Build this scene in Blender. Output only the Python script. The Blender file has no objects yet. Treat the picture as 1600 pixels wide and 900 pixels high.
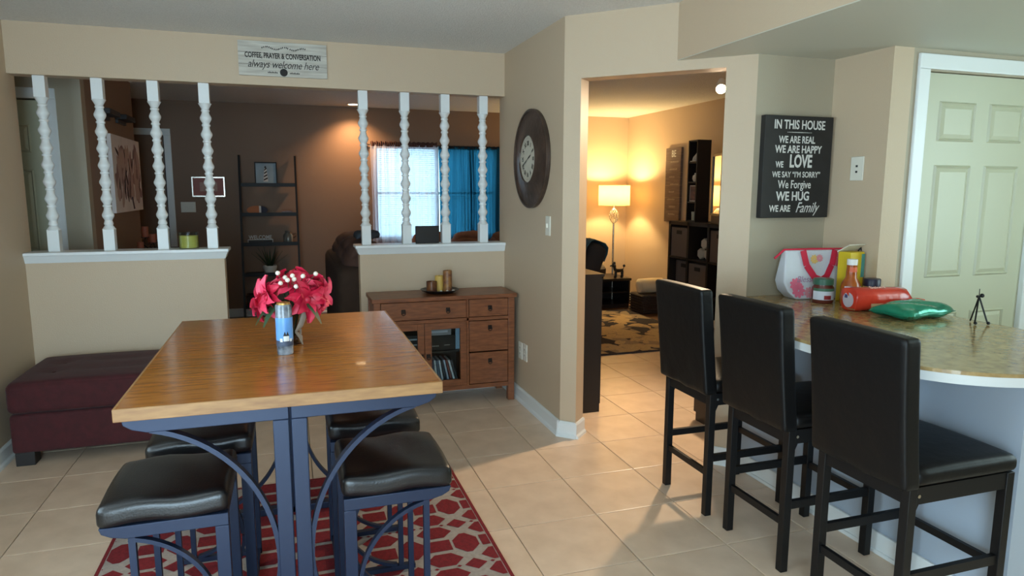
import bpy, bmesh, math, random
from mathutils import Vector, Matrix
random.seed(11)
SC = bpy.context.scene
COL = SC.collection
PI = math.pi
R_ = math.radians

# ------------------------------------------------------------------ camera
PITCH, YAW, ROLL, HC = 0.144232, 0.316798, 0.00273, 1.4757
fwd = Vector((math.sin(YAW)*math.cos(PITCH), math.cos(YAW)*math.cos(PITCH), -math.sin(PITCH)))
rt0 = Vector((math.cos(YAW), -math.sin(YAW), 0)); up0 = rt0.cross(fwd)
rt = rt0*math.cos(ROLL)+up0*math.sin(ROLL); up = -rt0*math.sin(ROLL)+up0*math.cos(ROLL)
cd = bpy.data.cameras.new('camera'); cam = bpy.data.objects.new('camera', cd); COL.objects.link(cam)
cam.matrix_world = Matrix(((rt.x, up.x, -fwd.x, 0), (rt.y, up.y, -fwd.y, 0), (rt.z, up.z, -fwd.z, HC), (0, 0, 0, 1)))
cd.sensor_width = 36; cd.lens = 36*1060.7/1600; cd.clip_start = 0.05
SC.camera = cam

# ------------------------------------------------------------------ world, light, exposure
SC.view_settings.view_transform = 'Standard'; SC.view_settings.look = 'None'
SC.view_settings.gamma = 1; SC.view_settings.exposure = 0.0
w = bpy.data.worlds.new('sky'); SC.world = w; w.use_nodes = True
wn = w.node_tree; bg = wn.nodes['Background']
bg.inputs[0].default_value = (0.50, 0.82, 1.0, 1); bg.inputs[1].default_value = 6.5

def light(name, kind, loc, energy, col, rot=(0, 0, 0), size=1, size_y=None, spot=None, blend=.5, radius=None):
    l = bpy.data.lights.new(name, kind); l.energy = energy; l.color = col
    if kind == 'AREA':
        l.size = size
        if size_y: l.shape = 'RECTANGLE'; l.size_y = size_y
    if spot: l.spot_size = R_(spot); l.spot_blend = blend
    if radius is not None: l.shadow_soft_size = radius
    o = bpy.data.objects.new(name, l); o.location = loc; o.rotation_euler = rot; COL.objects.link(o); return o
# daylight coming in through the glass door behind the viewer and the kitchen window
light('glass_door_daylight', 'AREA', (-0.65, -1.46, 1.15), 94, (.66, .83, 1.0), (R_(102), 0, 0), 1.6, 2.0)
light('side_window_daylight', 'AREA', (-1.49, 1.5, 1.45), 18, (.70, .85, 1.0), (R_(90), 0, R_(-90)), 1.3, 1.1)
light('kitchen_window_daylight', 'AREA', (4.36, 0.9, 1.55), 15, (.93, 1.0, .74), (R_(90), 0, R_(90)), 1.3, 1.0)

# ------------------------------------------------------------------ helpers
def new_obj(name, me, parent=None):
    o = bpy.data.objects.new(name, me); COL.objects.link(o)
    if parent: o.parent = parent
    return o
def tag(o, label=None, cat=None, group=None, kind=None):
    if label: o['label'] = label
    if cat: o['category'] = cat
    if group: o['group'] = group
    if kind: o['kind'] = kind
    return o
def thing(name, label, cat, loc=(0, 0, 0), rz=0, group=None):
    o = bpy.data.objects.new(name, None); COL.objects.link(o); o.empty_display_size = .1
    o.location = loc; o.rotation_euler = (0, 0, rz); return tag(o, label, cat, group)
def kids(o): return [c for c in bpy.data.objects if c.parent == o]
def dup(o, parent=None, loc=None, rz=None, label=None):
    c = o.copy(); COL.objects.link(c); c.parent = parent
    if loc is not None: c.location = loc
    if rz is not None: c.rotation_euler = (0, 0, rz)
    if label: c['label'] = label
    for ch in kids(o): dup(ch, c)
    return c

class B:
    def __init__(s): s.bm = bmesh.new()
    def poly(s, pts, mi=0):
        f = s.bm.faces.new([s.bm.verts.new(p) for p in pts]); f.material_index = mi; return f
    def box(s, x0, x1, y0, y1, z0, z1, M=None, mi=0, tx=0, ty=0):
        v = [Vector((x, y, z)) for z in (z0, z1) for y in (y0, y1) for x in (x0, x1)]
        if tx or ty:
            cx, cy = (x0+x1)/2, (y0+y1)/2
            for q in v[4:]: q.x += tx*(1 if q.x > cx else -1)*-1; q.y += ty*(1 if q.y > cy else -1)*-1
        if M: v = [M @ q for q in v]
        v = [s.bm.verts.new(q) for q in v]
        for a in ((0, 2, 3, 1), (4, 5, 7, 6), (0, 1, 5, 4), (2, 6, 7, 3), (0, 4, 6, 2), (1, 3, 7, 5)):
            s.bm.faces.new([v[i] for i in a]).material_index = mi
        return s
    def prism(s, pts, z0, z1, mi=0, M=None):
        lo = [Vector((p[0], p[1], z0)) for p in pts]; hi = [Vector((p[0], p[1], z1)) for p in pts]
        if M: lo = [M @ q for q in lo]; hi = [M @ q for q in hi]
        lo = [s.bm.verts.new(q) for q in lo]; hi = [s.bm.verts.new(q) for q in hi]; n = len(pts)
        s.bm.faces.new(lo[::-1]).material_index = mi; s.bm.faces.new(hi).material_index = mi
        for i in range(n): s.bm.faces.new((lo[i], lo[(i+1) % n], hi[(i+1) % n], hi[i])).material_index = mi
        return s
    def lathe(s, prof, c=(0, 0, 0), seg=20, mi=0, M=None, sx=1, sy=1):
        rings = []
        for r, z in prof:
            if r < 1e-5:
                p = Vector((c[0], c[1], c[2]+z)); rings.append([s.bm.verts.new(M @ p if M else p)])
            else:
                ring = []
                for i in range(seg):
                    a = 2*PI*i/seg; p = Vector((c[0]+r*sx*math.cos(a), c[1]+r*sy*math.sin(a), c[2]+z)); ring.append(s.bm.verts.new(M @ p if M else p))
                rings.append(ring)
        for a, b in zip(rings, rings[1:]):
            for i in range(seg):
                j = (i+1) % seg
                if len(a) == 1 and len(b) == 1: continue
                if len(a) == 1: f = s.bm.faces.new((a[0], b[j], b[i]))
                elif len(b) == 1: f = s.bm.faces.new((a[i], a[j], b[0]))
                else: f = s.bm.faces.new((a[i], a[j], b[j], b[i]))
                f.material_index = mi
        return s
    def cyl(s, c, r, h, seg=20, mi=0, r2=None, M=None):
        r2 = r if r2 is None else r2
        return s.lathe([(0, 0), (r, 0), (r2, h), (0, h)], c, seg, mi, M)
    def ball(s, c, r, seg=14, mi=0, sz=1, sx=1, sy=1, M=None):
        n = max(5, seg//2)
        return s.lathe([(r*math.sin(PI*i/n) if 0 < i < n else 0, -r*sz*math.cos(PI*i/n)) for i in range(n+1)], c, seg, mi, M, sx, sy)
    def tube(s, pts, rad, seg=8, mi=0, w=None):
        pts = [Vector(p) for p in pts]; n = len(pts)
        rs = rad if isinstance(rad, (list, tuple)) else [rad]*n
        ref = Vector((0, 0, 1)); rings = []
        for i, p in enumerate(pts):
            t = (pts[min(i+1, n-1)]-pts[max(i-1, 0)]).normalized()
            if abs(t.dot(ref)) > .97: ref = Vector((0, 1, 0)) if abs(t.y) < .9 else Vector((1, 0, 0))
            u = t.cross(ref).normalized(); v = u.cross(t).normalized()
            ring = []
            for k in range(seg):
                a = 2*PI*(k+.5)/seg; ring.append(s.bm.verts.new(p+u*rs[i]*math.cos(a)*(w or 1)+v*rs[i]*math.sin(a)))
            rings.append(ring)
        for a, b in zip(rings, rings[1:]):
            for k in range(seg): s.bm.faces.new((a[k], a[(k+1) % seg], b[(k+1) % seg], b[k])).material_index = mi
        s.bm.faces.new(rings[0][::-1]).material_index = mi; s.bm.faces.new(rings[-1]).material_index = mi
        return s
    def band(s, pts, y0, y1, t):
        """flat bar following pts (x,z), thickness t, from y0 to y1"""
        P = [Vector((p[0], 0, p[1])) for p in pts]; n = len(P); rows = []
        for i, p in enumerate(P):
            d = (P[min(i+1, n-1)]-P[max(i-1, 0)]).normalized(); q = Vector((-d.z, 0, d.x))*t/2
            rows.append([s.bm.verts.new(v) for v in ((p.x-q.x, y0, p.z-q.z), (p.x+q.x, y0, p.z+q.z), (p.x+q.x, y1, p.z+q.z), (p.x-q.x, y1, p.z-q.z))])
        for a, b in zip(rows, rows[1:]):
            for k in range(4): s.bm.faces.new((a[k], a[(k+1) % 4], b[(k+1) % 4], b[k]))
        s.bm.faces.new(rows[0][::-1]); s.bm.faces.new(rows[-1]); return s
    def grid(s, nu, nv, fn, mi=0, wrap=False):
        g = [[s.bm.verts.new(fn(i/(nu-1), j/(nv-1))) for j in range(nv)] for i in range(nu)]
        for i in range(nu-1):
            for j in range(nv-1): s.bm.faces.new((g[i][j], g[i+1][j], g[i+1][j+1], g[i][j+1])).material_index = mi
        return s
    def out(s, name, mat, parent=None, bevel=0, smooth=None, loc=None, seg=2, weld=True):
        if weld: bmesh.ops.remove_doubles(s.bm, verts=s.bm.verts, dist=1e-6)
        bmesh.ops.recalc_face_normals(s.bm, faces=s.bm.faces)
        me = bpy.data.meshes.new(name); s.bm.to_mesh(me); s.bm.free()
        for m in (mat if isinstance(mat, (list, tuple)) else [mat]): me.materials.append(m)
        if smooth:
            for p in me.polygons: p.use_smooth = True
            me.set_sharp_from_angle(angle=R_(smooth))
        o = new_obj(name, me, parent)
        if loc: o.location = loc
        if bevel:
            b = o.modifiers.new('bevel', 'BEVEL'); b.width = bevel; b.segments = seg; b.limit_method = 'ANGLE'; b.angle_limit = R_(40)
            for p in me.polygons: p.use_smooth = True
            me.set_sharp_from_angle(angle=R_(50)) if not smooth else None
        return o
def puff(x0, x1, y0, y1, z0, z1, bulge=.02, r=.03, n=14, dips=(), dip=.02, droop=0):
    """cushion block: rounded edges, domed top"""
    b = B()
    def rc(u, v, base, zz):
        return base
    cx, cy, hx, hy, cz, hz = (x0+x1)/2, (y0+y1)/2, (x1-x0)/2, (y1-y0)/2, (z0+z1)/2, (z1-z0)/2
    bmesh.ops.create_cube(b.bm, size=2)
    bmesh.ops.subdivide_edges(b.bm, edges=b.bm.edges[:], cuts=n, use_grid_fill=True)
    sg = lambda t: math.copysign(math.sin(abs(t)*PI/2)**.75, t)
    for v in b.bm.verts:
        v.co = Vector((sg(v.co.x), sg(v.co.y), sg(v.co.z)))
        q = Vector((v.co.x*hx, v.co.y*hy, v.co.z*hz)); rr = min(r, hx*.9, hy*.9, hz*.95)
        c = Vector((max(-hx+rr, min(hx-rr, q.x)), max(-hy+rr, min(hy-rr, q.y)), max(-hz+rr, min(hz-rr, q.z))))
        d = q-c
        if d.length > 1e-9: q = c+d.normalized()*rr*(1 if max(abs(d.x), abs(d.y), abs(d.z)) > rr*.999 else max(abs(d.x), abs(d.y), abs(d.z))/rr)
        if v.co.z > 0:
            k = max(0, 1-v.co.x**2)**.5*max(0, 1-v.co.y**2)**.5
            q.z += bulge*k*v.co.z
            for (a, c2) in dips: q.z -= dip*math.exp(-((q.x-a)**2+(q.y-c2)**2)/.0025)*v.co.z
        if droop: q.z += droop*math.sin(v.co.x*5+v.co.y*3)*.5*(1-abs(v.co.z)*.3)
        v.co = q+Vector((cx, cy, cz))
    return b

# ------------------------------------------------------------------ materials
MATS = {}
def s2l(c): return tuple(((x/255)/12.92 if x/255 <= .04045 else ((x/255+.055)/1.055)**2.4) for x in c)
def mat(name, col, rough=.6, metal=0, var=0, vscale=8, bump=0, bscale=60, spec=.5, coat=0, emit=None, estr=0, trans=0, alpha=1, rnd=0, stretch=None, col2=None, sheen=0):
    """col is given as sRGB 0-255"""
    m = bpy.data.materials.new(name); m.use_nodes = True; nt = m.node_tree; N = nt.nodes; L = nt.links
    p = N['Principled BSDF']; c = s2l(col)
    p.inputs['Base Color'].default_value = (*c, 1); p.inputs['Roughness'].default_value = rough; p.inputs['Metallic'].default_value = metal
    p.inputs['Specular IOR Level'].default_value = spec; p.inputs['Coat Weight'].default_value = coat
    p.inputs['Transmission Weight'].default_value = trans; p.inputs['Alpha'].default_value = alpha
    p.inputs['Sheen Weight'].default_value = sheen
    if emit: p.inputs['Emission Color'].default_value = (*s2l(emit), 1); p.inputs['Emission Strength'].default_value = estr
    if var or bump or rnd or col2:
        tc = N.new('ShaderNodeTexCoord'); mp = N.new('ShaderNodeMapping'); L.new(tc.outputs['Object'], mp.inputs[0])
        if stretch: mp.inputs['Scale'].default_value = stretch
    if var or col2:
        nz = N.new('ShaderNodeTexNoise'); nz.inputs['Scale'].default_value = vscale; nz.inputs['Detail'].default_value = 6; L.new(mp.outputs[0], nz.inputs[0])
        rp = N.new('ShaderNodeValToRGB'); L.new(nz.outputs[0], rp.inputs[0]); rp.color_ramp.elements[0].position = .32; rp.color_ramp.elements[1].position = .68
        a = s2l(col2) if col2 else tuple(x*(1+var) for x in c); bb = c if col2 else tuple(x*(1-var) for x in c)
        rp.color_ramp.elements[0].color = (*bb, 1); rp.color_ramp.elements[1].color = (*a, 1)
        last = rp.outputs[0]
        if rnd:
            oi = N.new('ShaderNodeObjectInfo'); mx = N.new('ShaderNodeHueSaturation'); mr = N.new('ShaderNodeMapRange')
            mr.inputs[3].default_value = 1-rnd; mr.inputs[4].default_value = 1+rnd
            L.new(oi.outputs['Random'], mr.inputs[0]); L.new(mr.outputs[0], mx.inputs['Value']); L.new(last, mx.inputs['Color']); last = mx.outputs[0]
        L.new(last, p.inputs['Base Color'])
    if bump:
        nb = N.new('ShaderNodeTexNoise'); nb.inputs['Scale'].default_value = bscale; nb.inputs['Detail'].default_value = 4; L.new(mp.outputs[0], nb.inputs[0])
        bp = N.new('ShaderNodeBump'); bp.inputs['Strength'].default_value = bump; bp.inputs['Distance'].default_value = .01
        L.new(nb.outputs[0], bp.inputs['Height']); L.new(bp.outputs[0], p.inputs['Normal'])
    MATS[name] = m; return m
def sheer(name, col, op):
    m = bpy.data.materials.new(name); m.use_nodes = True; nt = m.node_tree; N = nt.nodes; L = nt.links; N.remove(N['Principled BSDF'])
    o = N['Material Output']; c = (*s2l(col), 1)
    tl = N.new('ShaderNodeBsdfTranslucent'); tl.inputs[0].default_value = c
    df = N.new('ShaderNodeBsdfDiffuse'); df.inputs[0].default_value = c
    tp = N.new('ShaderNodeBsdfTransparent'); tp.inputs[0].default_value = c
    a = N.new('ShaderNodeMixShader'); a.inputs[0].default_value = .45; L.new(tl.outputs[0], a.inputs[1]); L.new(df.outputs[0], a.inputs[2])
    b = N.new('ShaderNodeMixShader'); b.inputs[0].default_value = op; L.new(tp.outputs[0], b.inputs[1]); L.new(a.outputs[0], b.inputs[2])
    L.new(b.outputs[0], o.inputs[0]); return m
def glassmat(name, col=(235, 240, 240), fac=.12):
    m = bpy.data.materials.new(name); m.use_nodes = True; nt = m.node_tree; N = nt.nodes; L = nt.links; N.remove(N['Principled BSDF'])
    o = N['Material Output']; t = N.new('ShaderNodeBsdfTransparent'); t.inputs[0].default_value = (*s2l(col), 1)
    g = N.new('ShaderNodeBsdfGlossy'); g.inputs['Roughness'].default_value = .04
    lw = N.new('ShaderNodeLayerWeight'); lw.inputs[0].default_value = .25; ad = N.new('ShaderNodeMath'); ad.operation = 'MULTIPLY'; ad.inputs[1].default_value = .25+fac; ad.use_clamp = True
    L.new(lw.outputs['Fresnel'], ad.inputs[0])
    mx = N.new('ShaderNodeMixShader'); L.new(ad.outputs[0], mx.inputs[0]); L.new(t.outputs[0], mx.inputs[1]); L.new(g.outputs[0], mx.inputs[2]); L.new(mx.outputs[0], o.inputs[0]); return m

WALL = mat('beige_paint', (197, 174, 146), .55, bump=.12, bscale=160)
WALLD = mat('taupe_paint', (132, 104, 82), .6, bump=.12, bscale=160)
WALLF = mat('grey_beige_paint', (168, 156, 134), .6, bump=.12, bscale=160)
CEIL = mat('popcorn_ceiling', (226, 224, 218), .9, bump=.9, bscale=110, var=.05, vscale=90)
SOFF = mat('smooth_soffit', (196, 194, 178), .5)
WHITE = mat('white_trim', (226, 228, 226), .35)
DOORW = mat('door_paint', (188, 188, 162), .4)
GROUT = mat('grout', (150, 138, 120), .9)
TILE = mat('ceramic_tile', (230, 204, 178), .3, col2=(214, 187, 160), vscale=7, rnd=.045, bump=.03, bscale=30)
LAM = mat('wood_laminate', (96, 66, 44), .4, var=.25, vscale=6, stretch=(1, 8, 1))
TOPW = mat('honey_wood', (166, 106, 42), .2, col2=(142, 84, 28), vscale=5, stretch=(2.2, 16, 4), bump=.03, bscale=60, coat=.15)
EDGEW = mat('worn_edge_wood', (160, 118, 70), .5, col2=(132, 92, 52), vscale=7, stretch=(2, 10, 10))
SIDEW = mat('cabinet_wood', (138, 82, 48), .35, col2=(106, 58, 32), vscale=5, stretch=(2.5, 6, 14), bump=.05, bscale=50)
STEEL = mat('blue_grey_metal', (34, 45, 68), .4, metal=.35)
BLEATH = mat('black_leather', (11, 11, 13), .33, bump=.08, bscale=190, spec=.6)
BLEATHD = mat('dark_leatherette', (13, 12, 12), .46, bump=.16, bscale=22, spec=.28)
BMETAL = mat('black_metal', (12, 11, 12), .5, spec=.35)
RED = mat('burgundy_fabric', (64, 14, 18), .85, var=.18, vscale=30, bump=.2, bscale=300, sheen=.06)
DKWOOD = mat('black_brown_wood', (26, 20, 18), .5)
ESP = mat('espresso_wood', (34, 25, 21), .45)
RUGG = mat('rug_grey', (172, 160, 150), .95, var=.1, vscale=60, bump=.5, bscale=400)
RUGR = mat('rug_red', (126, 22, 30), .95, var=.22, vscale=90, bump=.5, bscale=400)
COUNT = mat('laminate_counter', (176, 150, 102), .16, col2=(138, 112, 74), vscale=34, spec=.6)
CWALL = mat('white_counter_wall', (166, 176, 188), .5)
PLATE = mat('switch_plate', (222, 216, 200), .4)
DARKHOLE = mat('dark_slot', (30, 28, 26), .7)
INK = mat('dark_ink', (40, 36, 34), .8)
CHALK = mat('chalk_white', (214, 212, 206), .8)
BOARDB = mat('slate_black', (34, 32, 30), .7, var=.25, vscale=10)
PLANKW = mat('whitewashed_board', (206, 202, 190), .7, col2=(170, 162, 150), vscale=4, stretch=(1.2, 1, 16))
GLASS = glassmat('clear_glass')
SOFA = mat('brown_suede', (64, 46, 34), .9, var=.15, vscale=10, bump=.2, bscale=200)
SOFAR = mat('rust_suede', (86, 58, 47), .9, var=.15, vscale=10)
TEALF = mat('teal_throw', (66, 96, 106), .95, var=.15, vscale=20, bump=.3, bscale=120)
CHARC = mat('charcoal_upholstery', (48, 44, 44), .85, bump=.2, bscale=200)
CREAM = mat('cream_towel', (226, 206, 170), .95, bump=.4, bscale=200)
WICK = mat('dark_wicker', (52, 36, 28), .7, var=.4, vscale=60)
GREYF = mat('grey_fabric_bin', (104, 94, 90), .9, bump=.3, bscale=300)
CHROME = mat('brushed_chrome', (190, 186, 176), .25, metal=1)
BLACKPL = mat('black_plastic', (14, 14, 16), .35)
NAVY = mat('rug_navy', (52, 46, 52), .95, bump=.4, bscale=400)
TAN = mat('rug_tan', (196, 168, 122), .95, var=.12, vscale=60)
TAN2 = mat('rug_greybeige', (160, 140, 112), .95, var=.15, vscale=60)
GRNLEAF = mat('green_leaf', (40, 66, 40), .5)
WPOT = mat('white_ceramic', (214, 210, 200), .4)

def text(s, size, O, U, V, material, parent, name='lettering', sx=1, shear=0, bold=0, align='CENTER', gap=1, lift=.0006):
    cu = bpy.data.curves.new(name, 'FONT'); cu.body = s; cu.size = size; cu.align_x = align; cu.align_y = 'CENTER'
    cu.shear = shear; cu.offset = bold; cu.space_character = gap; cu.extrude = .0003; cu.resolution_u = 3
    t = bpy.data.objects.new('text_tmp', cu); COL.objects.link(t)
    me = bpy.data.meshes.new_from_object(t.evaluated_get(bpy.context.evaluated_depsgraph_get()))
    bpy.data.objects.remove(t); me.name = name
    U = Vector(U).normalized(); V = Vector(V).normalized(); Nn = U.cross(V); O = Vector(O)
    for v in me.vertices: v.co = O+U*v.co.x*sx+V*v.co.y+Nn*(v.co.z+lift)
    me.materials.clear(); me.materials.append(material); return new_obj(name, me, parent)

# ------------------------------------------------------------------ room shell
def struct(name, b, m, parent=None, bevel=0, smooth=None):
    o = b.out(name, m, parent, bevel, smooth)
    if not parent: o['kind'] = 'structure'
    return o
CZ = 2.43
floor = struct('floor', B().box(-3.5, 4.6, -1.7, 8.6, -.1, -.006), GROUT)
T = .408; gx0, gy0 = .878, 4.299
tile_me = None
def tile_mesh():
    b = B(); g = .0022; h = T/2-g; e = .003
    b.box(-h, h, -h, h, -.006, -.001); top = [(-h+e, -h+e, 0), (h-e, -h+e, 0), (h-e, h-e, 0), (-h+e, h-e, 0)]
    bm = b.bm
    for f in [f for f in bm.faces if all(v.co.z > -.0011 for v in f.verts)]: bm.faces.remove(f)
    lo = [bm.verts.new((x, y, -.001)) for x, y in ((-h, -h), (h, -h), (h, h), (-h, h))]; hi = [bm.verts.new(p) for p in top]
    bm.faces.new(hi)
    for i in range(4): bm.faces.new((lo[i], lo[(i+1) % 4], hi[(i+1) % 4], hi[i]))
    return b
first = None
for i in range(-11, 10):
    for j in range(-13, 4):
        x, y = gx0+(i+.5)*T, gy0+(j-.5)*T+0*T
        dining = -1.75 < x < 2.8 and -1.5 < y < 4.95
        hall = (1.5 < x < 4.4 and 2.9 < y < 5.45 and x+y > 5.0)
        if not (dining or hall): continue
        if first is None: first = tile_mesh().out('tile', TILE, floor); o = first
        else: o = first.copy(); COL.objects.link(o)
        o.location = (x, y, 0)
lamf = B().box(-3.4, 1.62, 4.97, 8.4, -.006, .001).box(1.62, 4.4, 5.5, 8.4, -.006, .001).out('wood_flooring', LAM, floor)

struct('ceiling', B().box(-3.5, 4.6, -1.7, 8.6, CZ, CZ+.1), CEIL)
struct('wall_back_lamp', B().box(3.0, 4.6, 8.39, 8.51, 0, CZ), WALL)
struct('wall_back', B().box(-3.5, 1.0, 8.39, 8.51, 0, CZ).box(2.55, 3.0, 8.39, 8.51, 0, CZ).box(1.0, 2.55, 8.39, 8.51, 0, .86).box(1.0, 2.55, 8.39, 8.51, 2.0, CZ), WALLD)
struct('wall_right', B().box(4.39, 4.51, 2.69, 8.39, 0, CZ), WALL)
struct('wall_left', B().box(-1.64, -1.52, -1.6, .8, 0, CZ).box(-1.64, -1.52, 2.2, 4.90, 0, CZ).box(-1.64, -1.52, .8, 2.2, 0, .85).box(-1.64, -1.52, .8, 2.2, 2.05, CZ), WALL)
struct('wall_entry', B().box(-3.4, -1.64, 4.78, 4.9, 0, CZ), WALLF)
struct('wall_entry_side', B().box(-3.5, -3.4, 4.78, 8.39, 0, CZ), WALLD)
struct('wall_closet', B().box(-3.4, -2.38, 5.5, 5.6, 0, CZ).box(-1.545, -1.325, 5.5, 5.6, 0, CZ).box(-2.38, -1.545, 5.5, 5.6, 2.075, CZ), WALLF)
struct('wall_hall', B().box(-1.43, -1.325, 5.6, 7.17, 0, CZ).box(-3.4, -1.43, 7.07, 7.17, 0, CZ), WALLD)
struct('wall_header', B().box(-1.52, 1.507, 4.78, 4.90, 2.135, CZ), WALL)
struct('wall_half_1', B().box(-1.52, -.41, 4.78, 4.90, 0, 1.045), WALL)
struct('wall_half_2', B().box(.457, 1.507, 4.78, 4.90, 0, 1.045), WALL)
struct('wall_clock', B().prism([(1.507, 3.663), (1.627, 3.713), (1.627, 4.90), (1.507, 4.90)], 0, CZ), WALL)
A = Vector((1.507, 3.663)); dv = Vector((1, -1)).normalized(); nv = Vector((1, 1)).normalized()
def dpt(s, t): q = A+dv*s+nv*t; return (q.x, q.y)
DL = 1.036
struct('wall_doorway', B().prism([dpt(0, 0), dpt(.102, 0), dpt(.102, .12), dpt(.03, .12)], 0, CZ)
       .prism([dpt(.884, 0), dpt(DL, 0), dpt(DL+.05, .12), dpt(.884, .12)], 0, CZ)
       .prism([dpt(.102, 0), dpt(.884, 0), dpt(.884, .12), dpt(.102, .12)], 2.089, CZ), WALL)
struct('wall_board', B().box(2.24, 2.83, 2.93, 3.05, 0, CZ), WALLF)
struct('wall_pantry_side', B().box(2.71, 2.83, 2.566, 2.93, 0, CZ), WALL)
struct('wall_pantry', B().box(2.83, 2.925, 2.566, 2.69, 0, CZ).box(3.705, 4.6, 2.566, 2.69, 0, CZ).box(2.925, 3.705, 2.566, 2.69, 2.04, CZ), WALLF)
struct('wall_pantry_back', B().box(2.83, 4.39, 3.3, 3.4, 0, CZ), WALLF)
struct('wall_soffit', B().prism([(1.955, -1.55), (4.4, -1.55), (4.4, 2.566), (2.71, 2.566), (2.71, 2.93), (2.24, 2.93), (1.955, 3.215)], 2.145, CZ), [WALL])
struct('ceiling_kitchen', B().prism([(1.957, -1.55), (4.4, -1.55), (4.4, 2.566), (2.71, 2.566), (2.71, 2.93), (2.24, 2.93), (1.957, 3.213)], 2.141, 2.145), SOFF)
struct('wall_rear', B().box(-1.64, -1.47, -1.62, -1.5, 0, CZ).box(.17, 4.6, -1.62, -1.5, 0, CZ).box(-1.47, .17, -1.62, -1.5, 2.15, CZ), WALL)
struct('wall_kitchen', B().box(4.4, 4.52, -1.5, .2, 0, CZ).box(4.4, 4.52, 1.6, 2.566, 0, CZ).box(4.4, 4.52, .2, 1.6, 0, 1.0).box(4.4, 4.52, .2, 1.6, 2.1, CZ), WALL)

# trim caps on the half walls, each with a moulding
def cap(n, x0, x1, lend, rend):
    o = struct(f'trim_{n}', B().box(x0-lend, x1+rend, 4.745, 4.935, 1.070, 1.090), WHITE, bevel=.003)
    b = B(); t0 = .026; t1 = .006
    xa0, xb0 = x0-(t0 if lend else 0)*0, x1
    lo = [(x0-(.006 if lend else 0), 4.774), (x1+(.006 if rend else 0), 4.774), (x1+(.006 if rend else 0), 4.906), (x0-(.006 if lend else 0), 4.906)]
    hi = [(x0-(.024 if lend else 0), 4.754), (x1+(.024 if rend else 0), 4.754), (x1+(.024 if rend else 0), 4.926), (x0-(.024 if lend else 0), 4.926)]
    l = [b.bm.verts.new((p[0], p[1], 1.025)) for p in lo]; h = [b.bm.verts.new((p[0], p[1], 1.070)) for p in hi]
    b.bm.faces.new(l[::-1]); b.bm.faces.new(h)
    for i in range(4): b.bm.faces.new((l[i], l[(i+1) % 4], h[(i+1) % 4], h[i]))
    b.out('moulding', WHITE, o)
cap(1, -1.52, -.41, 0, .03); cap(2, .457, 1.507, .03, 0)

def base(name, p, q, nrm, h=.095, t=.014):
    """baseboard along p->q, nrm is the side facing the room"""
    p = Vector(p); q = Vector(q); n = Vector(nrm).normalized()
    prof = [(0, 0), (t+.012, 0), (t+.010, .014), (t, .024), (t, h-.012), (t*.5, h), (0, h)]
    b = B(); a = [b.bm.verts.new((p.x+n.x*d, p.y+n.y*d, z)) for d, z in prof]; c = [b.bm.verts.new((q.x+n.x*d, q.y+n.y*d, z)) for d, z in prof]
    k = len(prof)
    for i in range(k): b.bm.faces.new((a[i], a[(i+1) % k], c[(i+1) % k], c[i]))
    b.bm.faces.new(a[::-1]); b.bm.faces.new(c)
    return struct(name, b, WHITE)
base('baseboard_clock', (1.507, 3.652), (1.507, 4.78), (-1, 0))
base('baseboard_doorway', dpt(-.014, 0), dpt(.113, 0), (-1, -1))
base('baseboard_jamb', dpt(.102, -.018), dpt(.102, .12), (1, -1))
base('baseboard_doorway_end', dpt(.884, 0), dpt(DL, 0), (-1, -1))
base('baseboard_left', (-1.52, -1.5), (-1.52, 4.78), (1, 0))
base('baseboard_half', (.457, 4.78), (1.507, 4.78), (0, -1))
base('baseboard_half_low', (-1.52, 4.78), (-.41, 4.78), (0, -1))
base('baseboard_back', (-1.19, 8.39), (4.39, 8.39), (0, -1))
base('baseboard_right', (4.39, 3.4), (4.39, 8.39), (-1, 0))

# ------------------------------------------------------------------ doors
def panel_door(name, x0, x1, y, ztop, frame=.07, knob=None, mat_=DOORW, hinges=()):
    """six panel door in a wall facing -y at y, with casing"""
    d = struct(name, B().box(x0, x1, y+.012, y+.045, .008, ztop), mat_)
    b = B().box(x0-frame, x0, y-.014, y+.02, 0, ztop+.012).box(x1, x1+frame, y-.014, y+.02, 0, ztop+.012).box(x0-frame, x1+frame, y-.014, y+.02, ztop+.012, ztop+.012+frame)
    b.out('casing', WHITE, d, bevel=.004)
    wd = x1-x0; pw = (wd-.1*2-.09)/2
    for k in (0, 1):
        a = x0+.1+k*(pw+.09)
        for z0, z1 in ((1.715, 1.905), (1.04, 1.60), (.25, .86)):
            if z1 > ztop-.06: z1 = ztop-.1
            pb = B()
            o_ = [(a, z0), (a+pw, z0), (a+pw, z1), (a, z1)]; e1, e2 = .016, .034
            def ring(e, yy): return [pb.bm.verts.new((x+(e if x < a+pw/2 else -e), yy, z+(e if z < (z0+z1)/2 else -e))) for x, z in o_]
            r0 = ring(0, y+.0118); r1 = ring(e1*.5, y+.003); r2 = ring(e1, y+.0115); r3 = ring(e2, y+.004)
            for p_, q_ in ((r0, r1), (r1, r2), (r2, r3)):
                for i in range(4): pb.bm.faces.new((p_[i], p_[(i+1) % 4], q_[(i+1) % 4], q_[i]))
            pb.bm.faces.new(r3)
            pb.out('panel', mat_, d)
    return d
dp = panel_door('door_1', 2.928, 3.70, 2.566, 2.036)
B().box(2.93, 3.70, 2.60, 2.61, 2.036, 2.048).out('dark_gap', DARKHOLE, dp)
dc = panel_door('door_2', -2.37, -1.548, 5.5, 2.065)
for z in (1.72, 1.0, .3): B().box(-1.556, -1.542, 5.486, 5.50, z-.05, z+.05).out('hinge', BMETAL, dc)
de = panel_door('door_3', -2.17, -1.265, 8.39, 2.04, mat_=mat('entry_door_paint', (176, 170, 160), .45))
B().box(-1.27, -1.262, 8.372, 8.39, .02, 2.04).out('weather_strip', BMETAL, de)
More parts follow.
